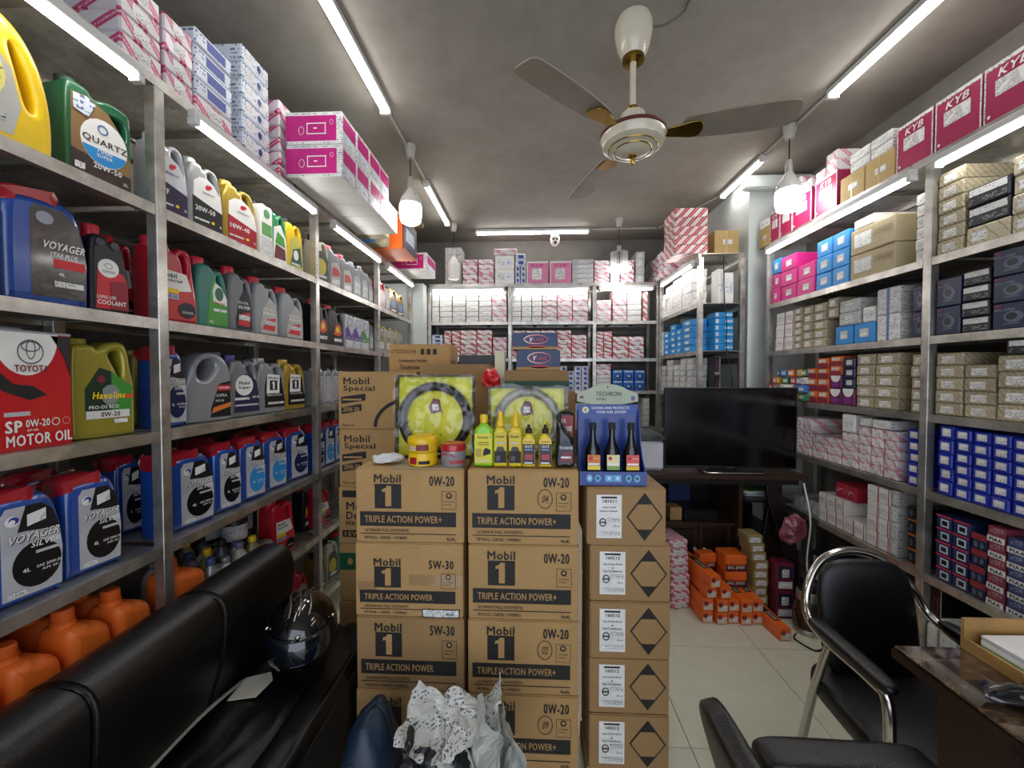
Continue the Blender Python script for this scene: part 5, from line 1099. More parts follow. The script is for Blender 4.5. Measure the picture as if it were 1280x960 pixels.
# ---------------------------------------------------------------- steering wheel covers in yellow trays
FILM = film('clear_wrap', 'ffffff', .965); YT = M('e2e01e', .4, name='yellow_tray'); 
def wheelbox(x0, x1, z0, h, y, ring, label, tilt):
    t = thing('wheel_cover_box', label, 'box', ((x0 + x1) / 2, y, z0 + .001)); W = x1 - x0
    t.rotation_euler = (R(-tilt), 0, 0)
    box('yellow_backing', -W / 2 + .006, W / 2 - .006, .032, .036, .006, h - .006, YT, t)
    for a, b, c, d in ((-W / 2, -W / 2 + .006, 0, h), (W / 2 - .006, W / 2, 0, h), (-W / 2 + .006, W / 2 - .006, 0, .006), (-W / 2 + .006, W / 2 - .006, h - .006, h)):
        box('black_rim', a, b, 0, .04, c, d, BLK, t)
    r = W * (.415 if ring[1] else .38); cz = r + (.0225 if ring[1] else .0215)
    o = tube('wheel_cover', [(r * math.cos(R(a)), .013, cz + r * math.sin(R(a))) for a in range(0, 360, 8)], [.0185 + .001 * math.sin(a * 1.7) for a in range(45)], ring[0], t, 10, True)
    pic = flat('printed_picture', [(-.02, cz + .02), (.022, cz + .03), (.03, cz + .01), (.015, cz + .08), (-.012, cz + .085), (-.03, cz + .05)], M('6a2838', .4), t, .031)
    flat('picture_label', rect(-.016, cz + .035, .012, cz + .06), P_STK, t, .0295)
    for k in (-.02, 0, .02): flat('printed_dot', ell(k, cz - r * .5, .005, .005, 10), M('a8941c', .5), t, .031)
    f = crumple('clear_film', 44, 44, lambda u, v: (-(W / 2) * 1.02 + W * 1.04 * u, -.018, h * .05 + h * .96 * v), FILM, 5 + x0 * 10, .012, 13, .0004); f.parent = t
    return t
wheelbox(-.552, -.228, 1.159, .338, 1.575, (M('17181a', .35, bump=.4, bscale=60, name='wheel_black'), True), 'yellow tray with a black wheel cover wrapped in clear film', 3)
wheelbox(-.168, .150, 1.164, .285, 1.587, (M('8b8a80', .3, .2, bump=.5, bscale=60, name='wheel_grey'), False), 'yellow tray with a silver grey wheel cover, half hidden by bottles', 3)
# ---------------------------------------------------------------- small goods on top of the cartons
zt = 1.1585
def pbottle(name, label, x, y, z, w, H, d, bodym, prof, cap, cmds, cat='bottle', tilt=0):
    t = thing(name, label, cat, (x, y, z + .0005), tilt)
    slab('body', [((a - .5) * w, b * H) for a, b in prof], [], d, min(d, w) * .32, bodym, t)
    for c in cap: lathe(c[0], [(q[0], q[1]) for q in c[2]], c[1], t, 20, (c[3] * w, d / 2, H * c[4]))
    art(t, w, H, -.0004, cmds); return t
PB_ = [(.02, 0), (.98, 0), (1, .03), (1, .66), (.92, .76), (.70, .82), (.66, .86), (.34, .86), (.30, .82), (.08, .76), (0, .66), (0, .03)]
LIME = M('8fd21c', .25, coat=.4, name='lime_liquid'); YB2 = M('e8cc1e', .3, coat=.3)
pbottle('car_shampoo', 'lime green bottle with yellow cap, leftmost in the front row', -.170, 1.43, zt, .072, .188, .04, LIME, PB_, [('cap', YELP, [(.014, 0), (.015, .02), (.013, .03)], 0, .86)],
   [('L', rect(.06, .08, .94, .66), M('ded42a', .4)), ('T', 'Formula 1', .2, .56, .86, .61, INK, .03, .2), ('T', 'CARNAUBA', .22, .47, .8, .495, INK), ('T', 'Wash & Wax', .24, .43, .78, .455, INK), ('P', [(.5, .22), (.86, .26), (.88, .34), (.62, .38), (.5, .32)], INK, 'car_picture'), ('R', .12, .2, .4, .36, M('b89a3a', .4)), ('R', .12, .12, .8, .14, P_STK)])
SPR = [('cap', YELP, [(.016, 0), (.015, .02), (.009, .03), (.008, .055), (.004, .06)], 0, .80)]
for i, x in enumerate((-.107, -.053)):
    pbottle('spray_bottle', 'yellow spray bottle with black car picture, %s of two' % ('left', 'right')[i], x, 1.43, zt, .05, .165, .036, YB2, [(.02, 0), (.98, 0), (1, .03), (1, .74), (.9, .85), (.6, .90), (.4, .90), (.1, .85), (0, .74), (0, .03)], [('cap', YELP, [(.014, 0), (.015, .012), (.009, .03), (.0085, .052), (.004, .056)], 0, .9)],
      [('L', rect(.06, .08, .94, .78), M('d9c022', .4)), ('T', 'Formula 1', .14, .66, .9, .72, INK, .03, .2), ('R', .06, .10, .94, .36, INK), ('P', [(.15, .36), (.85, .36), (.7, .46), (.3, .46)], M('3a3a30', .4)), ('R', .2, .52, .8, .56, P_STK), ('R', .2, .14, .5, .26, M('4a4a50', .4))], tilt=R((4, -3)[i]))
for i, x in enumerate((-.003, .058)):
    pbottle('polish_bottle', 'small yellow bottle with black cap and dark label, %s of two' % ('left', 'right')[i], x, 1.43, zt, .048, .145, .032, YB2, PB_, [('cap', INK, [(.012, 0), (.012, .016), (.006, .02), (.005, .032)], 0, .86), ('spout', YELP, [(.004, 0), (.003, .016), (.0015, .02)], 0, 1.06)],
      [('L', rect(.05, .08, .95, .72), M('2c1a24', .4)), ('R', .05, .60, .95, .72, YELP), ('T', 'Scratch', .16, .63, .84, .69, M('5a1c1c', .4), .03), ('T', 'OUT', .2, .5, .8, .57, WHT, .03), ('R', .2, .44, .8, .47, M('7aa0d8', .4)), ('R', .2, .2, .8, .34, M('a83a4a', .4)), ('R', .15, .1, .8, .14, P_STK2)])
pbottle('fuel_additive', 'black curved bottle with red band, right end of the front row', .128, 1.425, zt, .068, .165, .045, M('141518', .25, coat=.5, name='gloss_black'), [(.05, 0), (.95, 0), (1, .04), (1, .55), (.92, .68), (.6, .82), (.36, .98), (.30, 1.06), (.08, 1.06), (.04, .9), (.08, .6), (0, .4), (0, .04)], [('cap', INK, [(.009, 0), (.009, .02), (.008, .022)], -.30, 1.04)],
   [('L', [(.12, .12), (.94, .10), (.94, .5), (.5, .66), (.2, .5)], M('22303c', .35)), ('T', 'TECHRON', .2, .42, .9, .48, WHT, .02), ('P', [(.2, .14), (.9, .13), (.9, .36), (.4, .36)], M('7a2432', .4)), ('R', .3, .22, .84, .26, P_STK)])
pbottle('valve_cleaner', 'black can shaped bottle with red label behind the curved bottle', .140, 1.50, zt, .062, .20, .04, M('1a1a1c', .3), [(.02, 0), (.98, 0), (1, .03), (1, .94), (.92, 1), (.08, 1), (0, .94), (0, .03)], [], [('L', rect(.08, .50, .92, .92), M('8c1c28', .4)), ('T', 'OIL', .2, .78, .5, .86, WHT, .02), ('T', 'IN ONE', .2, .62, .84, .72, WHT, .03), ('R', .12, .3, .88, .44, P_STK2)])
t = thing('wax_tub', 'yellow round wax tub with red car picture, left front carton', 'tub', (-.405, 1.47, zt + .0005)); YC2 = M('f0c20e', .35, coat=.3)
lathe('body', [(.050, 0), (.054, .004), (.055, .045), (.052, .05)], YC2, t, 32); lathe('upper_label', [(.0555, .052), (.057, .056), (.057, .085), (.055, .088)], M('d8b020', .4), t, 32); lathe('lid', [(.058, .086), (.058, .098), (.052, .108), (.046, .109), (.044, .105), (.02, .106)], YC2, t, 32)
for a0, a1, b0, b1, m, n in ((-130, -100, .01, .035, M('a01c20', .4), 'car_print'), (-92, -50, .01, .022, INK, 'name_print'), (-100, -55, .06, .082, M('7a1c1c', .4), 'car_print'), (-130, -105, .062, .075, P_STK, 'name_print')):
    bm = bmesh.new(); rr = .0576; A = []; B = []
    for k in range(7):
        a = R(a0 + (a1 - a0) * k / 6); A.append(bm.verts.new((rr * math.cos(a), rr * math.sin(a), b0))); B.append(bm.verts.new((rr * math.cos(a), rr * math.sin(a), b1)))
    for k in range(6): bm.faces.new((A[k], A[k + 1], B[k + 1], B[k]))
    ob(n, bm2me(bm, n, m), t)
t = thing('polish_tin', 'grey tin with red lid beside the yellow wax tub', 'tin', (-.287, 1.46, zt + .0005))
lathe('body', [(.043, 0), (.045, .003), (.045, .058), (.043, .06)], M('9a9a9c', .3, .3), t, 28); lathe('label', [(.0456, .008), (.0456, .050)], printed('tin_label', '8c8c90', 'c02838', 60, 40, .45), t, 28, cap=False); lathe('lid', [(.047, .058), (.0475, .062), (.0475, .078), (.044, .084), (.04, .082)], M('b81c28', .3, coat=.5), t, 28)
tag(box('cardboard_flap', -.505, -.25, 1.405, 1.54, zt - .001, zt + .0003, CARD3), 'loose pale cardboard sheet under the wax tub', 'cardboard')
o = crumple('work_glove', 20, 10, lambda u, v: blob(u, v, (-.545, 1.475, 1.180), (.062, .034, .016)), M('d8d8d6', .8, name='white_cloth'), 2, .012, 30); tag(o, 'white cloth glove at the left on the top carton', 'glove')
# ---------------------------------------------------------------- additive display stand
DB = M('1c3f8c', .35, coat=.3, name='display_blue'); PALEG = M('a9b39a', .4, name='display_pale')
zs = 1.0985; t = thing('display_stand', 'blue display stand with pale arched header and three black bottles', 'display', (.302, 1.425, zs)); Wd = .236
slab('header', [(-Wd / 2, .285), (Wd / 2, .285), (Wd / 2, .33), (.09, .335), (.05, .358), (0, .366), (-.05, .358), (-.09, .335), (-Wd / 2, .33)], [], .006, .0015, PALEG, t, 1, y0=.108)
box('back_panel', -Wd / 2, Wd / 2, .108, .114, .012, .2845, DB, t)
box('text_band', -Wd / 2 + .001, Wd / 2 - .001, .1062, .1078, .245, .284, M('24489a', .35), t)
box('base', -Wd / 2, Wd / 2, .0, .107, 0, .042, DB, t); box('front_lip', -Wd / 2 - .002, Wd / 2 + .002, -.004, 0, 0, .05, DB, t)
for s in (-1, 1): slab('side_wing', [(0.003, 0.012), (.104, .012), (.104, .27), (.085, .25), (.06, .11), (.003, .05)], [], .004, .001, DB, t, 1).matrix_local = Matrix.Translation((s * (Wd / 2 - .002) + .002, 0, 0)) @ Matrix.Rotation(R(90), 4, 'Z')
y = .1052
text('TECHRON', -.045, .318, .052, .335, M('2a3a34', .4), t, y + .0015, .02, name='header_lettering'); text('WORKS', -.044, .301, -.005, .311, M('2a3a34', .4), t, y + .0015, .01, name='header_lettering')
text('CLEANS AND PROTECTS', -.062, .267, .082, .277, WHT, t, y, .03, name='slogan_lettering'); text('YOUR FUEL SYSTEM', -.045, .251, .07, .261, WHT, t, y, .03, name='slogan_lettering')
flat('round_badge', ell(-.085, .264, .013, .013), M('d8d2a0', .4), t, y + .0006); text('1', -.087, .258, -.083, .270, INK, t, y - .0002, .03, name='badge_lettering')
flat('header_hole', ell(0, .353, .003, .003, 10), INK, t, .1076)
flat('red_badge', ell(-.10, .313, .008, .006), M('7a3040', .4), t, .1076); flat('chevron_badge', [(.09, .318), (.104, .318), (.104, .309), (.097, .304), (.09, .309)], M('3a6ab0', .4), t, .1076); flat('chevron_badge', [(.09, .309), (.097, .304), (.104, .309), (.104, .304), (.097, .299), (.09, .304)], M('b03040', .4), t, .1076)
for i, x in enumerate((-.085, -.055, -.015, .015, .055, .085)):
    flat('lip_icon', ell(x, .026, .011, .014, 16) if i not in (2, 3) else rect(x - .014, .014, x + .014, .038), M('6ab0e0', .35), t, -.0042); flat('lip_icon_mark', ell(x, .027, .006, .006, 12), M('2a6a5a' if i in (1, 4, 5) else 'cfe4f2', .35), t, -.0056)
GB = M('0d0d10', .18, coat=.6, name='gloss_bottle')
for i, (x, c1, c2) in enumerate(((-.067, 'd87a1e', 'e8d040'), (.003, 'e8e0a0', '7aa04a'), (.073, 'e0584a', 'e8c030'))):
    b = thing('additive_bottle', 'black long-necked bottle on display stand, %s label, %s' % (('orange', 'green and cream', 'red and yellow')[i], ('left', 'centre', 'right')[i]), 'bottle', (.302 + x, 1.464, zs + .0428)); b.scale = (1.04, 1.04, 1.04)
    lathe('body', [(.025, 0), (.027, .003), (.027, .072), (.024, .084), (.014, .105), (.0105, .125), (.010, .150)], GB, b, 24); lathe('cap', [(.0125, 0), (.0125, .022), (.011, .025)], INK, b, 18, (0, 0, .148))
    art(b, .05, .17, -.0275, [('L', rect(.06, .06, .94, .37), M(c1, .4)), ('R', .06, .06, .94, .14, M(c2, .4)), ('R', .10, .155, .9, .2, P_STK), ('D', .28, .30, .13, .04, M('c02030', .4)), ('T', 'Techron', .42, .285, .88, .315, WHT, .02)])
# ---------------------------------------------------------------- sack and crumpled wrapping in front
BS = M('14283c', .45, name='navy_sack', bump=.3, bscale=20); NWS = M('b9bcb4', .6, name='white_wrap', var=.15)
o = crumple('sack', 26, 18, lambda u, v: blob(u, v, (-.485, 1.15, .25), (.088, .12, .235)), BS, 1, .03, 9, .001, False); tag(o, 'dark navy blue sack standing before the left front cartons', 'sack')
t = thing('crumpled_wrapping', 'heap of crumpled white and black printed plastic wrapping', 'wrapping', (-.225, 1.16, .012))
o = crumple('dark_core', 24, 16, lambda u, v: blob(u, v, (0.02, 0, .21), (.10, .11, .19)), BLKL, 4, .04, 8); o.parent = t
for i, (cx, cy, cz, rx, ry, m, a, sd) in enumerate(((-.03, -.03, .43, .11, .08, P_NEWS, 15, 1), (.05, 0, .45, .10, .08, P_NEWS, -25, 6), (.02, -.08, .36, .15, .10, NWS, -50, 9), (.13, -.02, .34, .10, .10, NWS, -75, 12), (-.085, -.135, .42, .055, .05, BLKL, 20, 15), (.06, -.11, .28, .12, .10, NWS, -80, 18), (-.02, -.1, .25, .1, .1, P_NEWS, 80, 20))):
    rm = Matrix.Rotation(R(a), 4, 'Y') @ Matrix.Rotation(R(25), 4, 'X')
    o = crumple('wrapping_sheet', 18, 16, lambda u, v: tuple(Vector((cx, cy, cz)) + rm @ Vector(((u - .5) * 2 * rx, (v - .5) * 2 * ry, .03 * math.cos(5 * u)))), m, sd, .036, 14, .001); o.parent = t
tag(tube('green_strap', spline([(-.545, 1.03, .30), (-.50, 1.02, .42), (-.47, 1.02, .40), (-.48, 1.0, .34)], 6), .006, M('7a9a5a', .5), None, 6, flat=.4), 'pale green strap curling beside the navy sack', 'strap')
# ================================================================ sofa
t = thing('sofa', 'long black leather sofa bench along the left shelving', 'sofa', (0, 0, 0))
SEAM = M('060607', .5, name='seam')
def cushion(name, prof, y0, y1, bev, parent, seg=3):
    bm = bmesh.new(); A = [bm.verts.new((p[0], y0, p[1])) for p in prof]; B = [bm.verts.new((p[0], y1, p[1])) for p in prof]; n = len(prof)
    f = [bm.faces.new(A), bm.faces.new(B[::-1])]
    for i in range(n): bm.faces.new((A[i], A[(i + 1) % n], B[(i + 1) % n], B[i]))
    bmesh.ops.recalc_face_normals(bm, faces=bm.faces)
    e = [x for x in bm.edges if abs(x.verts[0].co.y - x.verts[1].co.y) < 1e-6]
    bmesh.ops.bevel(bm, geom=e, offset=bev, segments=seg, affect='EDGES')
    return ob(name, bm2me(bm, name, LEATHER, 60), parent)
bp = chaikin([(-1.185, .12), (-1.185, .72), (-1.14, .785), (-1.05, .815), (-.965, .785), (-.965, .66), (-.985, .56), (-1.03, .43), (-1.03, .12)], 2)
for i in range(4): cushion('back_cushion', bp, .07 + .372 * i, .07 + .372 * (i + 1) - .003, .010, t)
from mathutils import noise as _n
def seatmesh():
    bm = bmesh.new(); nx, ny = 40, 110; V = []
    for i in range(nx + 1):
        row = []
        for j in range(ny + 1):
            u, v = i / nx, j / ny; y = .10 + 1.56 * v
            if u < .72: x = -1.026 + (.352) * u / .72; z = .42
            else:
                a = (u - .72) / .28; x = -.674 + .012 * math.sin(min(1, a * 2.2) * math.pi / 2) ; z = .42 - .36 * max(0, a - .12) / .88
            wr = _n.noise(Vector((x * 16, y * 5, 2))) * .012 + abs(_n.noise(Vector((x * 9 + y * 6, y * 2.5, 7)))) * -.016 + _n.noise(Vector((x * 40, y * 14, 5))) * .0035
            s = -.012 * math.exp(-((x + .80 + .03 * math.sin(y * 4)) / .008) ** 2)
            if u < .72: z += wr + s
            else: x += wr * .7
            if j in (0, ny): z -= .03
            row.append(bm.verts.new((x, y, z)))
        V.append(row)
    for i in range(nx):
        for j in range(ny): bm.faces.new((V[i][j], V[i][j + 1], V[i + 1][j + 1], V[i + 1][j]))
    bmesh.ops.recalc_face_normals(bm, faces=bm.faces)
    o = ob('seat', bm2me(bm, 'seat', LEATHER, 180), t); m = o.modifiers.new('s', 'SOLIDIFY'); m.thickness = .01; m.offset = 0
seatmesh()
box('seat_base', -1.025, -.66, .11, 1.65, .06, .37, M('101012', .6), t); 
for x in (-1.12, -.70):
    for y in (.16, 1.58): box('leg', x - .02, x + .02, y - .02, y + .02, 0, .1, BLK, t)
tube('pale_lining', spline([(-1.02, .25, .435), (-1.015, .7, .43), (-1.02, 1.1, .44), (-1.0, 1.3, .43)], 8), .009, M('a39f90', .7), t, 6, flat=.5)
o = slab('folded_note', [(-.055, -.04), (.03, -.05), (.065, .01), (.05, .05), (-.03, .045)], [], .003, .0008, M('b7b2a2', .7, name='note_paper'), None, 0); o.rotation_euler = (R(-86), 0, R(20)); o.location = (-.95, 1.27, .436)
tag(o, 'folded cream paper note on the sofa seat', 'paper')
# helmet
t = thing('helmet', 'glossy black motorcycle helmet with dark visor on the sofa end', 'helmet', (-.835, 1.385, .447), R(25)); t.scale = (1.06, 1.06, 1.06)
HB = M('08080a', .08, coat=1, name='helmet_gloss', var=.02)
bm = bmesh.new(); bmesh.ops.create_uvsphere(bm, u_segments=40, v_segments=26, radius=1)
for v in list(bm.verts):
    c = v.co; c.x *= .112; c.y *= .135; c.z *= .125
    if c.z < -.04: c.x *= .94; c.y *= .97
    if c.y < 0 and c.z < -.02: c.y *= 1.10
bmesh.ops.bisect_plane(bm, geom=bm.verts[:] + bm.edges[:] + bm.faces[:], plane_co=(0, 0, -.105), plane_no=(0, 0, -1), clear_outer=True)
bmesh.ops.translate(bm, verts=bm.verts, vec=(0, 0, .106))
s = ob('shell', bm2me(bm, 'shell', HB, 60), t); m = s.modifiers.new('s', 'SOLIDIFY'); m.thickness = .008
bm = bmesh.new(); V = []
for i in range(25):
    a = R(-165 + 150 * i / 24); row = []
    for j in range(9):
        z = -.035 + .085 * j / 8; k = math.sqrt(max(.1, 1 - (z / .125) ** 2)); row.append(bm.verts.new((.117 * k * math.cos(a), .148 * k * math.sin(a), z + .106)))
    V.append(row)
for i in range(24):
    for j in range(8): bm.faces.new((V[i][j], V[i + 1][j], V[i + 1][j + 1], V[i][j + 1]))
vz = ob('visor', bm2me(bm, 'visor', M('0b0f18', .04, coat=1, name='visor_dark'), 80), t); m = vz.modifiers.new('s', 'SOLIDIFY'); m.thickness = .003
for k in (-.03, 0, .03): tube('silver_stripe', [(k * 1.0 + .004 * math.sin(i), .137 * math.cos(R(-50 + 12 * i)) * -1 * .0 + .1365 * math.sin(R(-40 + 9 * i)), .108 + .128 * math.cos(R(-40 + 9 * i)) * math.sqrt(1 - (k / .115) ** 2)) for i in range(9)], .0035, M('8a8478', .25, .8), t, 6)
for a in (-160, -20, -90): lathe('visor_snap', [(.007, 0), (.007, .004), (.004, .006)], CHROME, t, 12, (.117 * .9 * math.cos(R(a)), .15 * .9 * math.sin(R(a)) , .162))
# ================================================================ television desk
DW = M('3c281f', .3, name='dark_veneer', var=.25); DWD = M('1c1210', .35, name='darker_veneer')
t = thing('tv_desk', 'dark wooden television desk with two-door cabinet below', 'desk', (0, 0, 0))
box('desk_top', .64, 1.735, 2.50, 3.10, .84, .868, DW, t, .004, 2); box('apron', .66, 1.70, 2.54, 2.56, .80, .8395, DWD, t)
box('side_panel', .66, .685, 2.60, 3.08, .0, .8395, DW, t); box('divider_panel', 1.395, 1.42, 2.66, 3.08, .0, .8395, DW, t); box('back_panel', .686, 1.72, 3.085, 3.10, .0, .8395, DWD, t)
box('cabinet_top', .686, 1.394, 2.70, 3.08, .47, .49, DW, t, .002); box('cabinet_base', .686, 1.394, 2.76, 3.08, .0, .05, DWD, t)
for a, b, k in ((.70, .935, 0), (.94, 1.165, 1), (1.17, 1.392, 2)):
    d = box('cabinet_door', a, b, 2.745, 2.765, .055, .465, DW, t, .002); box('door_moulding', a + .03, b - .03, 2.738, 2.7445, .085, .435, DWD, d, .002)
    if k: lathe('knob', [(.005, 0), (.005, .012), (.012, .018), (.012, .026), (.006, .03)], WHT, d, 14).matrix_local = Matrix.Translation((b - .03 if k == 1 else a + .03, 2.737, .30)) @ Matrix.Rotation(R(90), 4, 'X')
box('lower_shelf', 1.42, 1.72, 2.62, 3.08, .66, .675, DWD, t)
slab('curved_leg', [(0, 0), (.06, 0), (.05, .25), (.06, .45), (.13, .80), (.05, .80), (.0, .5), (-.02, .25)], [], .03, .006, DWD, t).location = (1.54, 2.62, .0)
slab('curved_leg', [(0, 0), (-.08, 0), (-.06, .25), (-.12, .50), (-.22, .80), (-.12, .80), (-.02, .5), (.03, .25)], [], .03, .006, DWD, t).location = (1.71, 2.56, .0)
box('drawer_block', 1.56, 1.72, 2.66, 3.08, .0, .42, DWD, t); box('drawer_front', 1.565, 1.715, 2.65, 2.6595, .22, .41, DW, t, .002); box('drawer_front', 1.565, 1.715, 2.65, 2.6595, .02, .21, DW, t, .002)
t = thing('television', 'flat black television standing on the dark desk', 'television', (1.305, 2.60, .869))
box('cabinet', -.42, .42, .010, .035, .018, .545, BLK, t, .004, 2); box('rear_cover', -.30, .30, .036, .07, .05, .40, BLK, t, .01, 2)
box('screen', -.411, .411, .006, .0095, .032, .537, M('030304', .16, name='screen_glass', var=0), t); 
for a, b, c, d in ((-.42, .42, .018, .031), (-.42, .42, .538, .545), (-.42, -.412, .031, .538), (.412, .42, .031, .538)): box('bezel', a, b, .002, .0099, c, d, BLK, t, .001)
text('SONY', -.02, .021, .02, .027, M('a0a0a4', .3), t, .0012, .02)
tube('stand', spline([(-.20, -.02, .012), (-.17, -.08, .008), (0, -.085, .008), (.17, -.08, .008), (.20, -.02, .012), (.20, .02, .02)], 6), .006, CHROME, t, 8); box('stand_base', -.19, .19, -.08, .06, .0, .005, BLK, t, .001); box('stand_neck', -.05, .05, .012, .034, .005, .03, BLK, t)
t = thing('printer', 'white and grey printer at the left end of the television desk', 'printer', (.78, 2.60, .869))
PW = M('c9ccce', .4, name='printer_shell'); box('body', -.10, .10, 0, .30, 0, .19, PW, t, .012, 3); box('lid', -.105, .105, -.005, .30, .191, .235, M('3a3c40', .35), t, .010, 3); box('paper_tray', -.08, .08, -.03, .0, .02, .03, M('b8babc', .4), t, .002); box('panel', .02, .085, -.0062, -.005, .205, .225, BLK, t)
tag(box('small_carton', .975, 1.055, 2.74, 2.84, .491, .58, CARD, None, .003), 'little kraft box in the compartment under the television', 'box')
tag(box('set_top_box', 1.07, 1.30, 2.74, 2.95, .491, .565, BLK, None, .006, 2), 'dark flat device in the compartment under the television', 'device')
tag(box('blue_carton', 1.04, 1.20, 2.96, 3.06, .491, .72, M('26325e', .4), None, .003), 'dark blue box at the back of the television compartment', 'box')
for i, (dx, h, m, l) in enumerate(((0, .006, WHT, 'white paper pile at the bottom'), (.012, .014, M('b4bcc0', .5), 'grey folder above the white pile'), (-.01, .012, WHT, 'white booklet, third up'), (.01, .006, M('5a8a3c', .5), 'green and white leaflet on top'))):
    z = .6765 + (.0, .0065, .021, .0335)[i] * 1.05
    o = box('paper_stack', -.10, .10, 0, .22, 0, h, m, None, .001); o.location = (1.56 + dx, 2.70, z); o.rotation_euler = (0, 0, R(-6 + 5 * i)); tag(o, l + ' on the shelf beside the cabinet', 'paper')
o = crumple('plastic_bag', 20, 14, lambda u, v: blob(u, v, (1.61, 2.455, .56), (.07, .02, .09)), M('84404c', .3, coat=.4), 8, .03, 14, .001); o.name = 'pink_bag'; tag(o, 'pinkish red plastic bag hanging at the desk leg', 'bag')
tag(tube('white_cable', spline([(1.69, 2.48, .83), (1.72, 2.46, .6), (1.71, 2.47, .35), (1.725, 2.45, .1), (1.725, 2.4, .008)], 8), .005, WHT, None, 6), 'white cable hanging at the right end of the desk', 'cable')
o = crumple('clear_bag', 22, 14, lambda u, v: blob(u, v, (1.67, 2.03, .09), (.06, .12, .075)), film('grey_film', '9aa0a8', .45), 18, .04, 12, .001); tag(o, 'grey translucent plastic bag on floor by the right shelving', 'bag')
for a, b, z, m in ((1.0, 1.5, 0, 0),): pass
strip('black cable hanging down the front of the narrow shelving', *spline([(1.53, 3.195, 2.44), (1.54, 3.19, 2.1), (1.56, 3.19, 1.9), (1.56, 3.19, 1.7), (1.60, 3.19, 1.5), (1.62, 3.19, 1.3)], 6), r=.004, mat=BLK, name='cable')
# ================================================================ goods on the floor
k_floorp = cartonp(stripes('stripe_floor', 'ddd2d4', 'c0305a', .05, .5), [('L', rect(.15, .2, .8, .8), P_STK2)], W=.12, D=.2, H=.055)
for i in range(8):
    o = copytree(k_floorp); o.location = (.972 + .004 * (i % 2) - .003 * i, 2.52, .001 + i * .0555); o.scale = (1, 1, .99); o.name = 'striped_carton'; o.rotation_euler = (0, 0, R(random.uniform(-4, 4) + 12))
    tag(o, 'pink and white striped box on the floor stack, %s' % ('bottom' if i == 0 else 'top' if i == 7 else ORD[i + 1] + ' up'), 'box', 'pink striped boxes on the floor')
OR_ = M('ea6c24', .4, name='orange_board')
k_rack = cartonp(OR_, [('L', rect(.08, .08, .92, .6), M('e0c8b0', .4)), ('D', .3, .62, .22, .2, M('8c1f3a', .45)), ('R', .45, .2, .85, .5, P_STK)], W=.075, D=.5, H=.072)
def racktop(p, W, D, H):
    def f():
        o = box('top_band', -W * .28, W * .28, D * .28, D * .80, H + .0003, H + .001, INK, None)
        me = textmesh('RACK END', 0).copy(); xs = [v.co.x for v in me.vertices]; a, b = min(xs), max(xs)
        for v in me.vertices: v.co = (-W * .16 + (v.co.y) * .034, D * .32 + (v.co.x - a) / (b - a) * D * .30, H + .0016)
        me.materials.append(WHT); ob('lettering', me, o, LINKP); return o
    c = proto(f); c.parent = p; KIDS.setdefault(p.name, []).append(c)
racktop(k_rack, .075, .5, .072)
def rack(x, y, z, rz, l, s=1, rx=0):
    o = copytree(k_rack); o.location = (x, y, z + .001); o.rotation_euler = (R(rx), 0, R(rz)); o.scale = (.88, s, 1); o.name = 'rack_end_box'
    tag(o, l, 'box', 'long orange boxes on the floor')
pos = [1.075, 1.155, 1.227, 1.297, 1.367]
for i, x in enumerate(pos):
    for r in range(2): rack(x + .003 * r, 2.38 - .012 * (i % 2), r * .0735, 3, 'long orange box, %s row of pile, %s from the left' % (('bottom', 'second')[r], ORD[i + 1]), .64)
for i, x in enumerate((1.10, 1.185)): rack(x, 2.385, 2 * .0735, 5 + 3 * i, 'long orange box, third layer of the pile, %s one' % ('left', 'right')[i], .68)
rack(1.115, 2.37, 3 * .0735, 10, 'long orange box lying askew on top of the pile', .66)
rack(1.44, 2.235, 0, 4, 'single long orange box on the floor right of the pile', .50)
k_ball = cartonp(OR_, [('L', rect(0, 0, 1, .45), M('5a1a22', .45), 'maroon_band'), ('T', 'BALL JOINT', .1, .12, .9, .34, WHT, .03), ('R', .1, .38, .9, .42, OR_)], W=.135, D=.13, H=.10)
for i in range(1, 3):
    o = copytree(k_ball); o.location = (1.312, 2.52, .0485 + .1005 * i); o.name = 'ball_joint_box'; o.rotation_euler = (0, 0, R(-4 + 3 * i)); tag(o, 'orange and maroon lettered box behind the pile, %s of two' % ('bottom', 'lower', 'upper')[i], 'box', 'orange ball joint boxes')
for i in range(1):
    o = copytree(k_ball); o.location = (1.172, 2.60, .2225); o.name = 'orange_box'; o.scale = (.85, .55, 1); o.rotation_euler = (0, 0, R(8)); tag(o, 'orange box with dark band lying at the back of the pile', 'box')
k_gold = cartonp(card('gold_board', '9a8452'), [('L', rect(.15, .15, .85, .75), STK)], W=.095, D=.16, H=.054)
for i in range(9):
    o = copytree(k_gold); o.location = (1.452 - .012 * max(0, i - 5) + .004 * (i % 2), 2.50, .001 + .0545 * i); o.name = 'gold_carton'; o.rotation_euler = (0, 0, R(6 + random.uniform(-3, 3))); o.scale = (1, .7, 1)
    tag(o, 'gold brown labelled box of the tall floor column, %s' % ('bottom' if i == 0 else 'top' if i == 8 else ORD[i + 1] + ' up'), 'box', 'gold boxes in the tall floor column')
k_rb = cartonp(M('6a1a2c', .4), [('L', rect(.1, .45, .9, .9), NAVY), ('R', .3, .5, .7, .8, STK), ('L', rect(.1, .1, .9, .35), P_STK2)], W=.12, D=.14, H=.17)
for i in range(2):
    o = copytree(k_rb); o.location = (1.565, 2.44, .001 + .171 * i); o.name = 'filter_box'; o.scale = (.85, .65, 1); tag(o, 'maroon and navy box beside the gold column, %s' % ('lower', 'upper')[i], 'box', 'maroon and navy boxes beside the gold column')
t = thing('electric_kettle', 'steel and smoked glass kettle on the floor by the desk', 'kettle', (1.625, 2.335, .001))
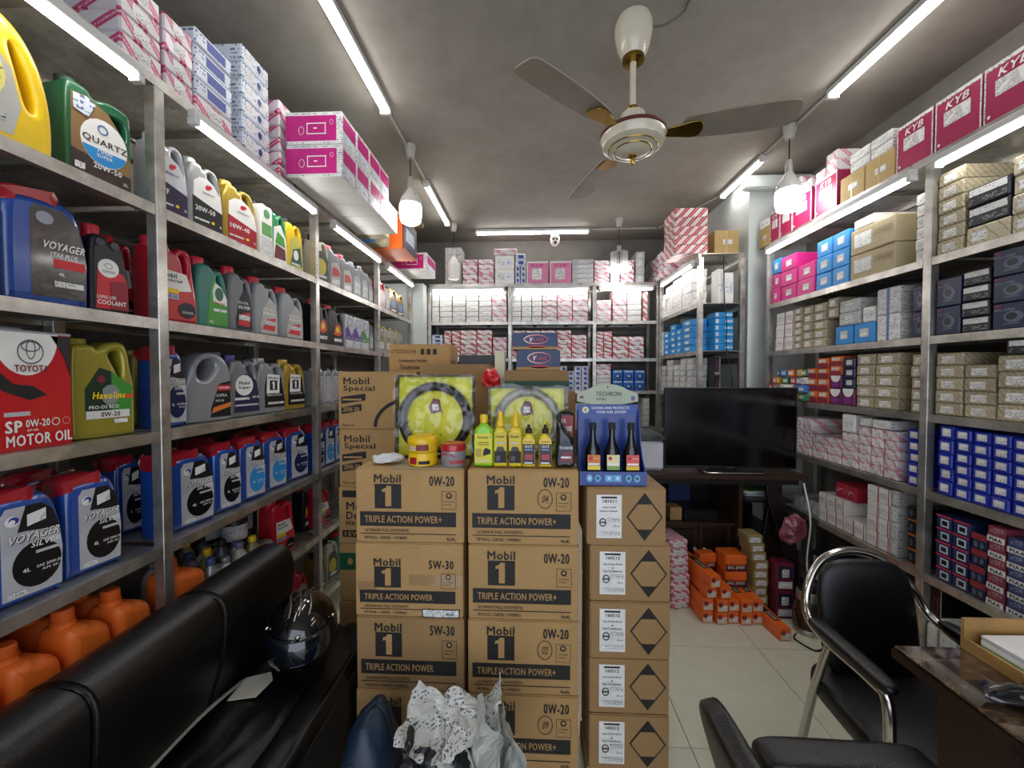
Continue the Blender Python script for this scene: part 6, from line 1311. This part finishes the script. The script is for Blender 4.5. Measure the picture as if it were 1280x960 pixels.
lathe('base', [(.072, 0), (.074, .02), (.070, .03)], STEEL, t, 28); lathe('body', [(.068, .031), (.066, .12), (.058, .19)], M('3a2c20', .08, coat=.5, name='smoked_glass'), t, 28); lathe('collar', [(.059, .19), (.056, .235), (.05, .24)], STEEL, t, 28); lathe('lid', [(.05, .24), (.048, .252), (.02, .258)], BLK, t, 28)
tube('handle', spline([(.055, 0, .23), (.095, 0, .21), (.10, 0, .12), (.066, 0, .06)], 6), .008, BLK, t, 8)
tag(tube('power_cable', spline([(1.54, 2.30, .006), (1.50, 2.25, .006), (1.54, 2.16, .006), (1.60, 2.17, .006), (1.68, 2.18, .006)], 8), .004, BLK, None, 6), 'thin black cable on the floor tiles by the kettle', 'cable')
# ================================================================ chairs
def pad(name, pts, parent, mat=LEATHER):      # superellipsoid cushion: centre, half sizes, rotation
    c, h, rot, e = pts; bm = bmesh.new(); nu, nv = 32, 16; V = []
    f = lambda v, k: math.copysign(abs(v) ** k, v)
    for j in range(nv + 1):
        b = -math.pi / 2 + math.pi * j / nv; row = []
        for i in range(nu):
            a = 2 * math.pi * i / nu; row.append(bm.verts.new((h[0] * f(math.cos(b), e[1]) * f(math.cos(a), e[0]), h[1] * f(math.cos(b), e[1]) * f(math.sin(a), e[0]), h[2] * f(math.sin(b), e[1]))))
        V.append(row)
    for j in range(nv):
        for i in range(nu):
            try: bm.faces.new((V[j][i], V[j][(i + 1) % nu], V[j + 1][(i + 1) % nu], V[j + 1][i]))
            except ValueError: pass
    bmesh.ops.remove_doubles(bm, verts=bm.verts, dist=1e-5); bmesh.ops.recalc_face_normals(bm, faces=bm.faces)
    o = ob(name, bm2me(bm, name, mat, 180), parent); o.location = c; o.rotation_euler = rot; return o
t = thing('visitor_chair', 'black leather visitor chair with chrome hoop frame facing the desk', 'chair', (1.22, 1.25, 0)); q = (1.22, 1.25, 0)
def L(*p): return [(a - q[0], b - q[1], c) for a, b, c in p]
tube('frame', spline(L((.975, 1.07, .014), (.975, 1.08, .40), (.975, 1.09, .60), (.975, 1.14, .627), (.972, 1.32, .63), (.985, 1.42, .66), (1.02, 1.46, .745), (1.09, 1.485, .82), (1.19, 1.495, .845), (1.29, 1.485, .82), (1.36, 1.45, .745), (1.395, 1.41, .66), (1.40, 1.30, .63), (1.40, 1.14, .627), (1.40, 1.09, .60), (1.40, 1.08, .40), (1.40, 1.07, .014)), 7), .0145, CHROME, t, 12)
for x in (.975, 1.40): tube('rear_leg', L((x, 1.30, .615), (x + (.01 if x < 1.2 else -.01), 1.38, .40), (x, 1.46, .012)), .0135, CHROME, t, 12)
for y in (1.08, 1.42): tube('cross_bar', L((1.03, y, .37), (1.35, y, .37)), .010, CHROME, t, 8)
for x in (.975, 1.40): pad('armrest', ((x - q[0], 1.225 - q[1], .652), (.026, .155, .018), (R(1), 0, 0), (.5, .55)), t)
pad('seat', ((-.032, -.005, .415), (.205, .222, .05), (R(3), 0, 0), (.45, .5)), t)
pad('backrest', ((-.03, .165, .635), (.165, .032, .205), (R(-9), 0, 0), (.85, .55)), t)
for s in (-1, 1): tube('back_bracket', [(s * .10 - .03, .12, .38), (s * .11 - .03, .175, .44), (s * .12 - .03, .20, .52)], .009, CHROME, t, 8)
t = thing('desk_chair', 'black leather armchair in the right foreground, seen from behind its back', 'chair', (.72, .56, 0))
bk = pad('backrest', ((-.315, -.02, .665), (.026, .235, .25), (0, R(-17), 0), (.35, .3)), t)
tube('back_piping', [(-.315 + p[0], p[1] - .02, .665 + p[2]) for p in [( .026 * 0 + .0, .236 * math.copysign(abs(math.cos(R(a))) ** .45, math.cos(R(a))), 0) for a in (0,)]] + [(-.32, .215, .7)], .004, SEAM, t, 6)
pad('seat', ((.0, -.02, .44), (.27, .24, .055), (0, R(2), 0), (.4, .5)), t)
for s in (-1, 1):
    pad('armrest', ((-.02, s * .32, .635), (.19, .042, .03), (0, R(1), 0), (.3, .5)), t)
    tube('arm_support', spline([(-.18, s * .30, .60), (-.16, s * .285, .45), (-.05, s * .27, .40), (.12, s * .285, .45), (.14, s * .30, .60)], 6), .014, BLK, t, 10)
tube('column', [(0, 0, .08), (0, 0, .40)], .028, BLK, t, 12)
for a in range(36, 396, 72): tube('foot', [(0, 0, .10), (.27 * math.cos(R(a)), .27 * math.sin(R(a)), .06)], [.022, .014], BLK, t, 8); lathe('castor', [(.022, 0), (.026, .02), (.022, .045)], BLK, t, 12, (.27 * math.cos(R(a)), .27 * math.sin(R(a)), .001))
# ================================================================ counter desk with its things
def marble():
    m = newmat('brown_marble'); n = NT(m); v = n.obj()
    f = n.noise(n.mapping(v, (3, 9, 3), (0, 0, .6)), 2.2, 7, .62)
    n.l(n.ramp(f, [(.3, lin('1c1411')), (.48, lin('3c2c22')), (.56, lin('6a543c')), (.64, lin('2c201a'))]), n.b.inputs['Base Color']); n.b.inputs['Roughness'].default_value = .10; n.b.inputs['Coat Weight'].default_value = 1; return m
t = thing('counter_desk', 'dark brown office desk with glossy marbled top, bottom right', 'desk', (0, 0, 0))
box('desk_top', .965, 1.74, -.25, 1.075, .745, .772, M('24140f', .25, name='desk_edge'), t, .003, 2); box('glass_top', .970, 1.738, -.248, 1.070, .7725, .780, marble(), t, .002)
box('side_panel', .995, 1.015, -.22, .98, 0, .7445, M('2c1713', .3, name='desk_side'), t); box('front_panel', 1.016, 1.72, .96, .978, .1, .7445, MATS['desk_side'], t); box('side_panel', 1.70, 1.72, -.22, .959, 0, .7445, MATS['desk_side'], t)
WD = M('a8814a', .5, name='pine', var=.25)
t = thing('wooden_tray', 'open pine box holding notepads at the back of the desk', 'box', (1.262, .94, .7805))
box('bottom', -.125, .16, 0, .13, 0, .008, WD, t); box('back_board', -.125, .16, .122, .13, .0085, .08, WD, t); box('side_board', -.125, -.117, 0, .1215, .0085, .03, WD, t); box('divider', .075, .083, 0, .1215, .0085, .075, WD, t); box('side_board', .152, .16, 0, .1215, .0085, .075, WD, t)
z = .7895
for i, (h, m, l) in enumerate(((.016, M('7aa86a', .5), 'green edged notepad at the bottom of the pine box'), (.012, WHT, 'white notepad in the pine box'), (.008, M('c8ccd0', .5), 'grey paper pad in the pine box'), (.004, WHT, 'white printed sheet on top of the notepads'))):
    o = box('notepad', -.078, .078, 0, .10, 0, h, m, None, .001); o.location = (1.238, .945, z); o.rotation_euler = (0, 0, R((0, 1, -1, 3)[i] * .6)); z += h + .0008; tag(o, l, 'notepad')
o = crumple('wrapped_packet', 24, 12, lambda u, v: blob(u, v, (1.10, .885, .799), (.115, .03, .014)), M('1d1f22', .12, coat=1, name='black_wrap'), 6, .012, 22, .001); tag(o, 'black packet in shiny clear wrap on the desk', 'packet')
# ---------------------------------------------------------------- done: drop the prototypes, check the labels
for o in PROTOS: bpy.data.objects.remove(o)
seen = {}
for o in SC.objects:
    if o.parent is None and 'label' in o.keys():
        l = o['label']; n = len(l.split())
        if l in seen: print('DUP', l)
        if n > 16 or n < 4: print('LEN', n, l)
        seen[l] = 1
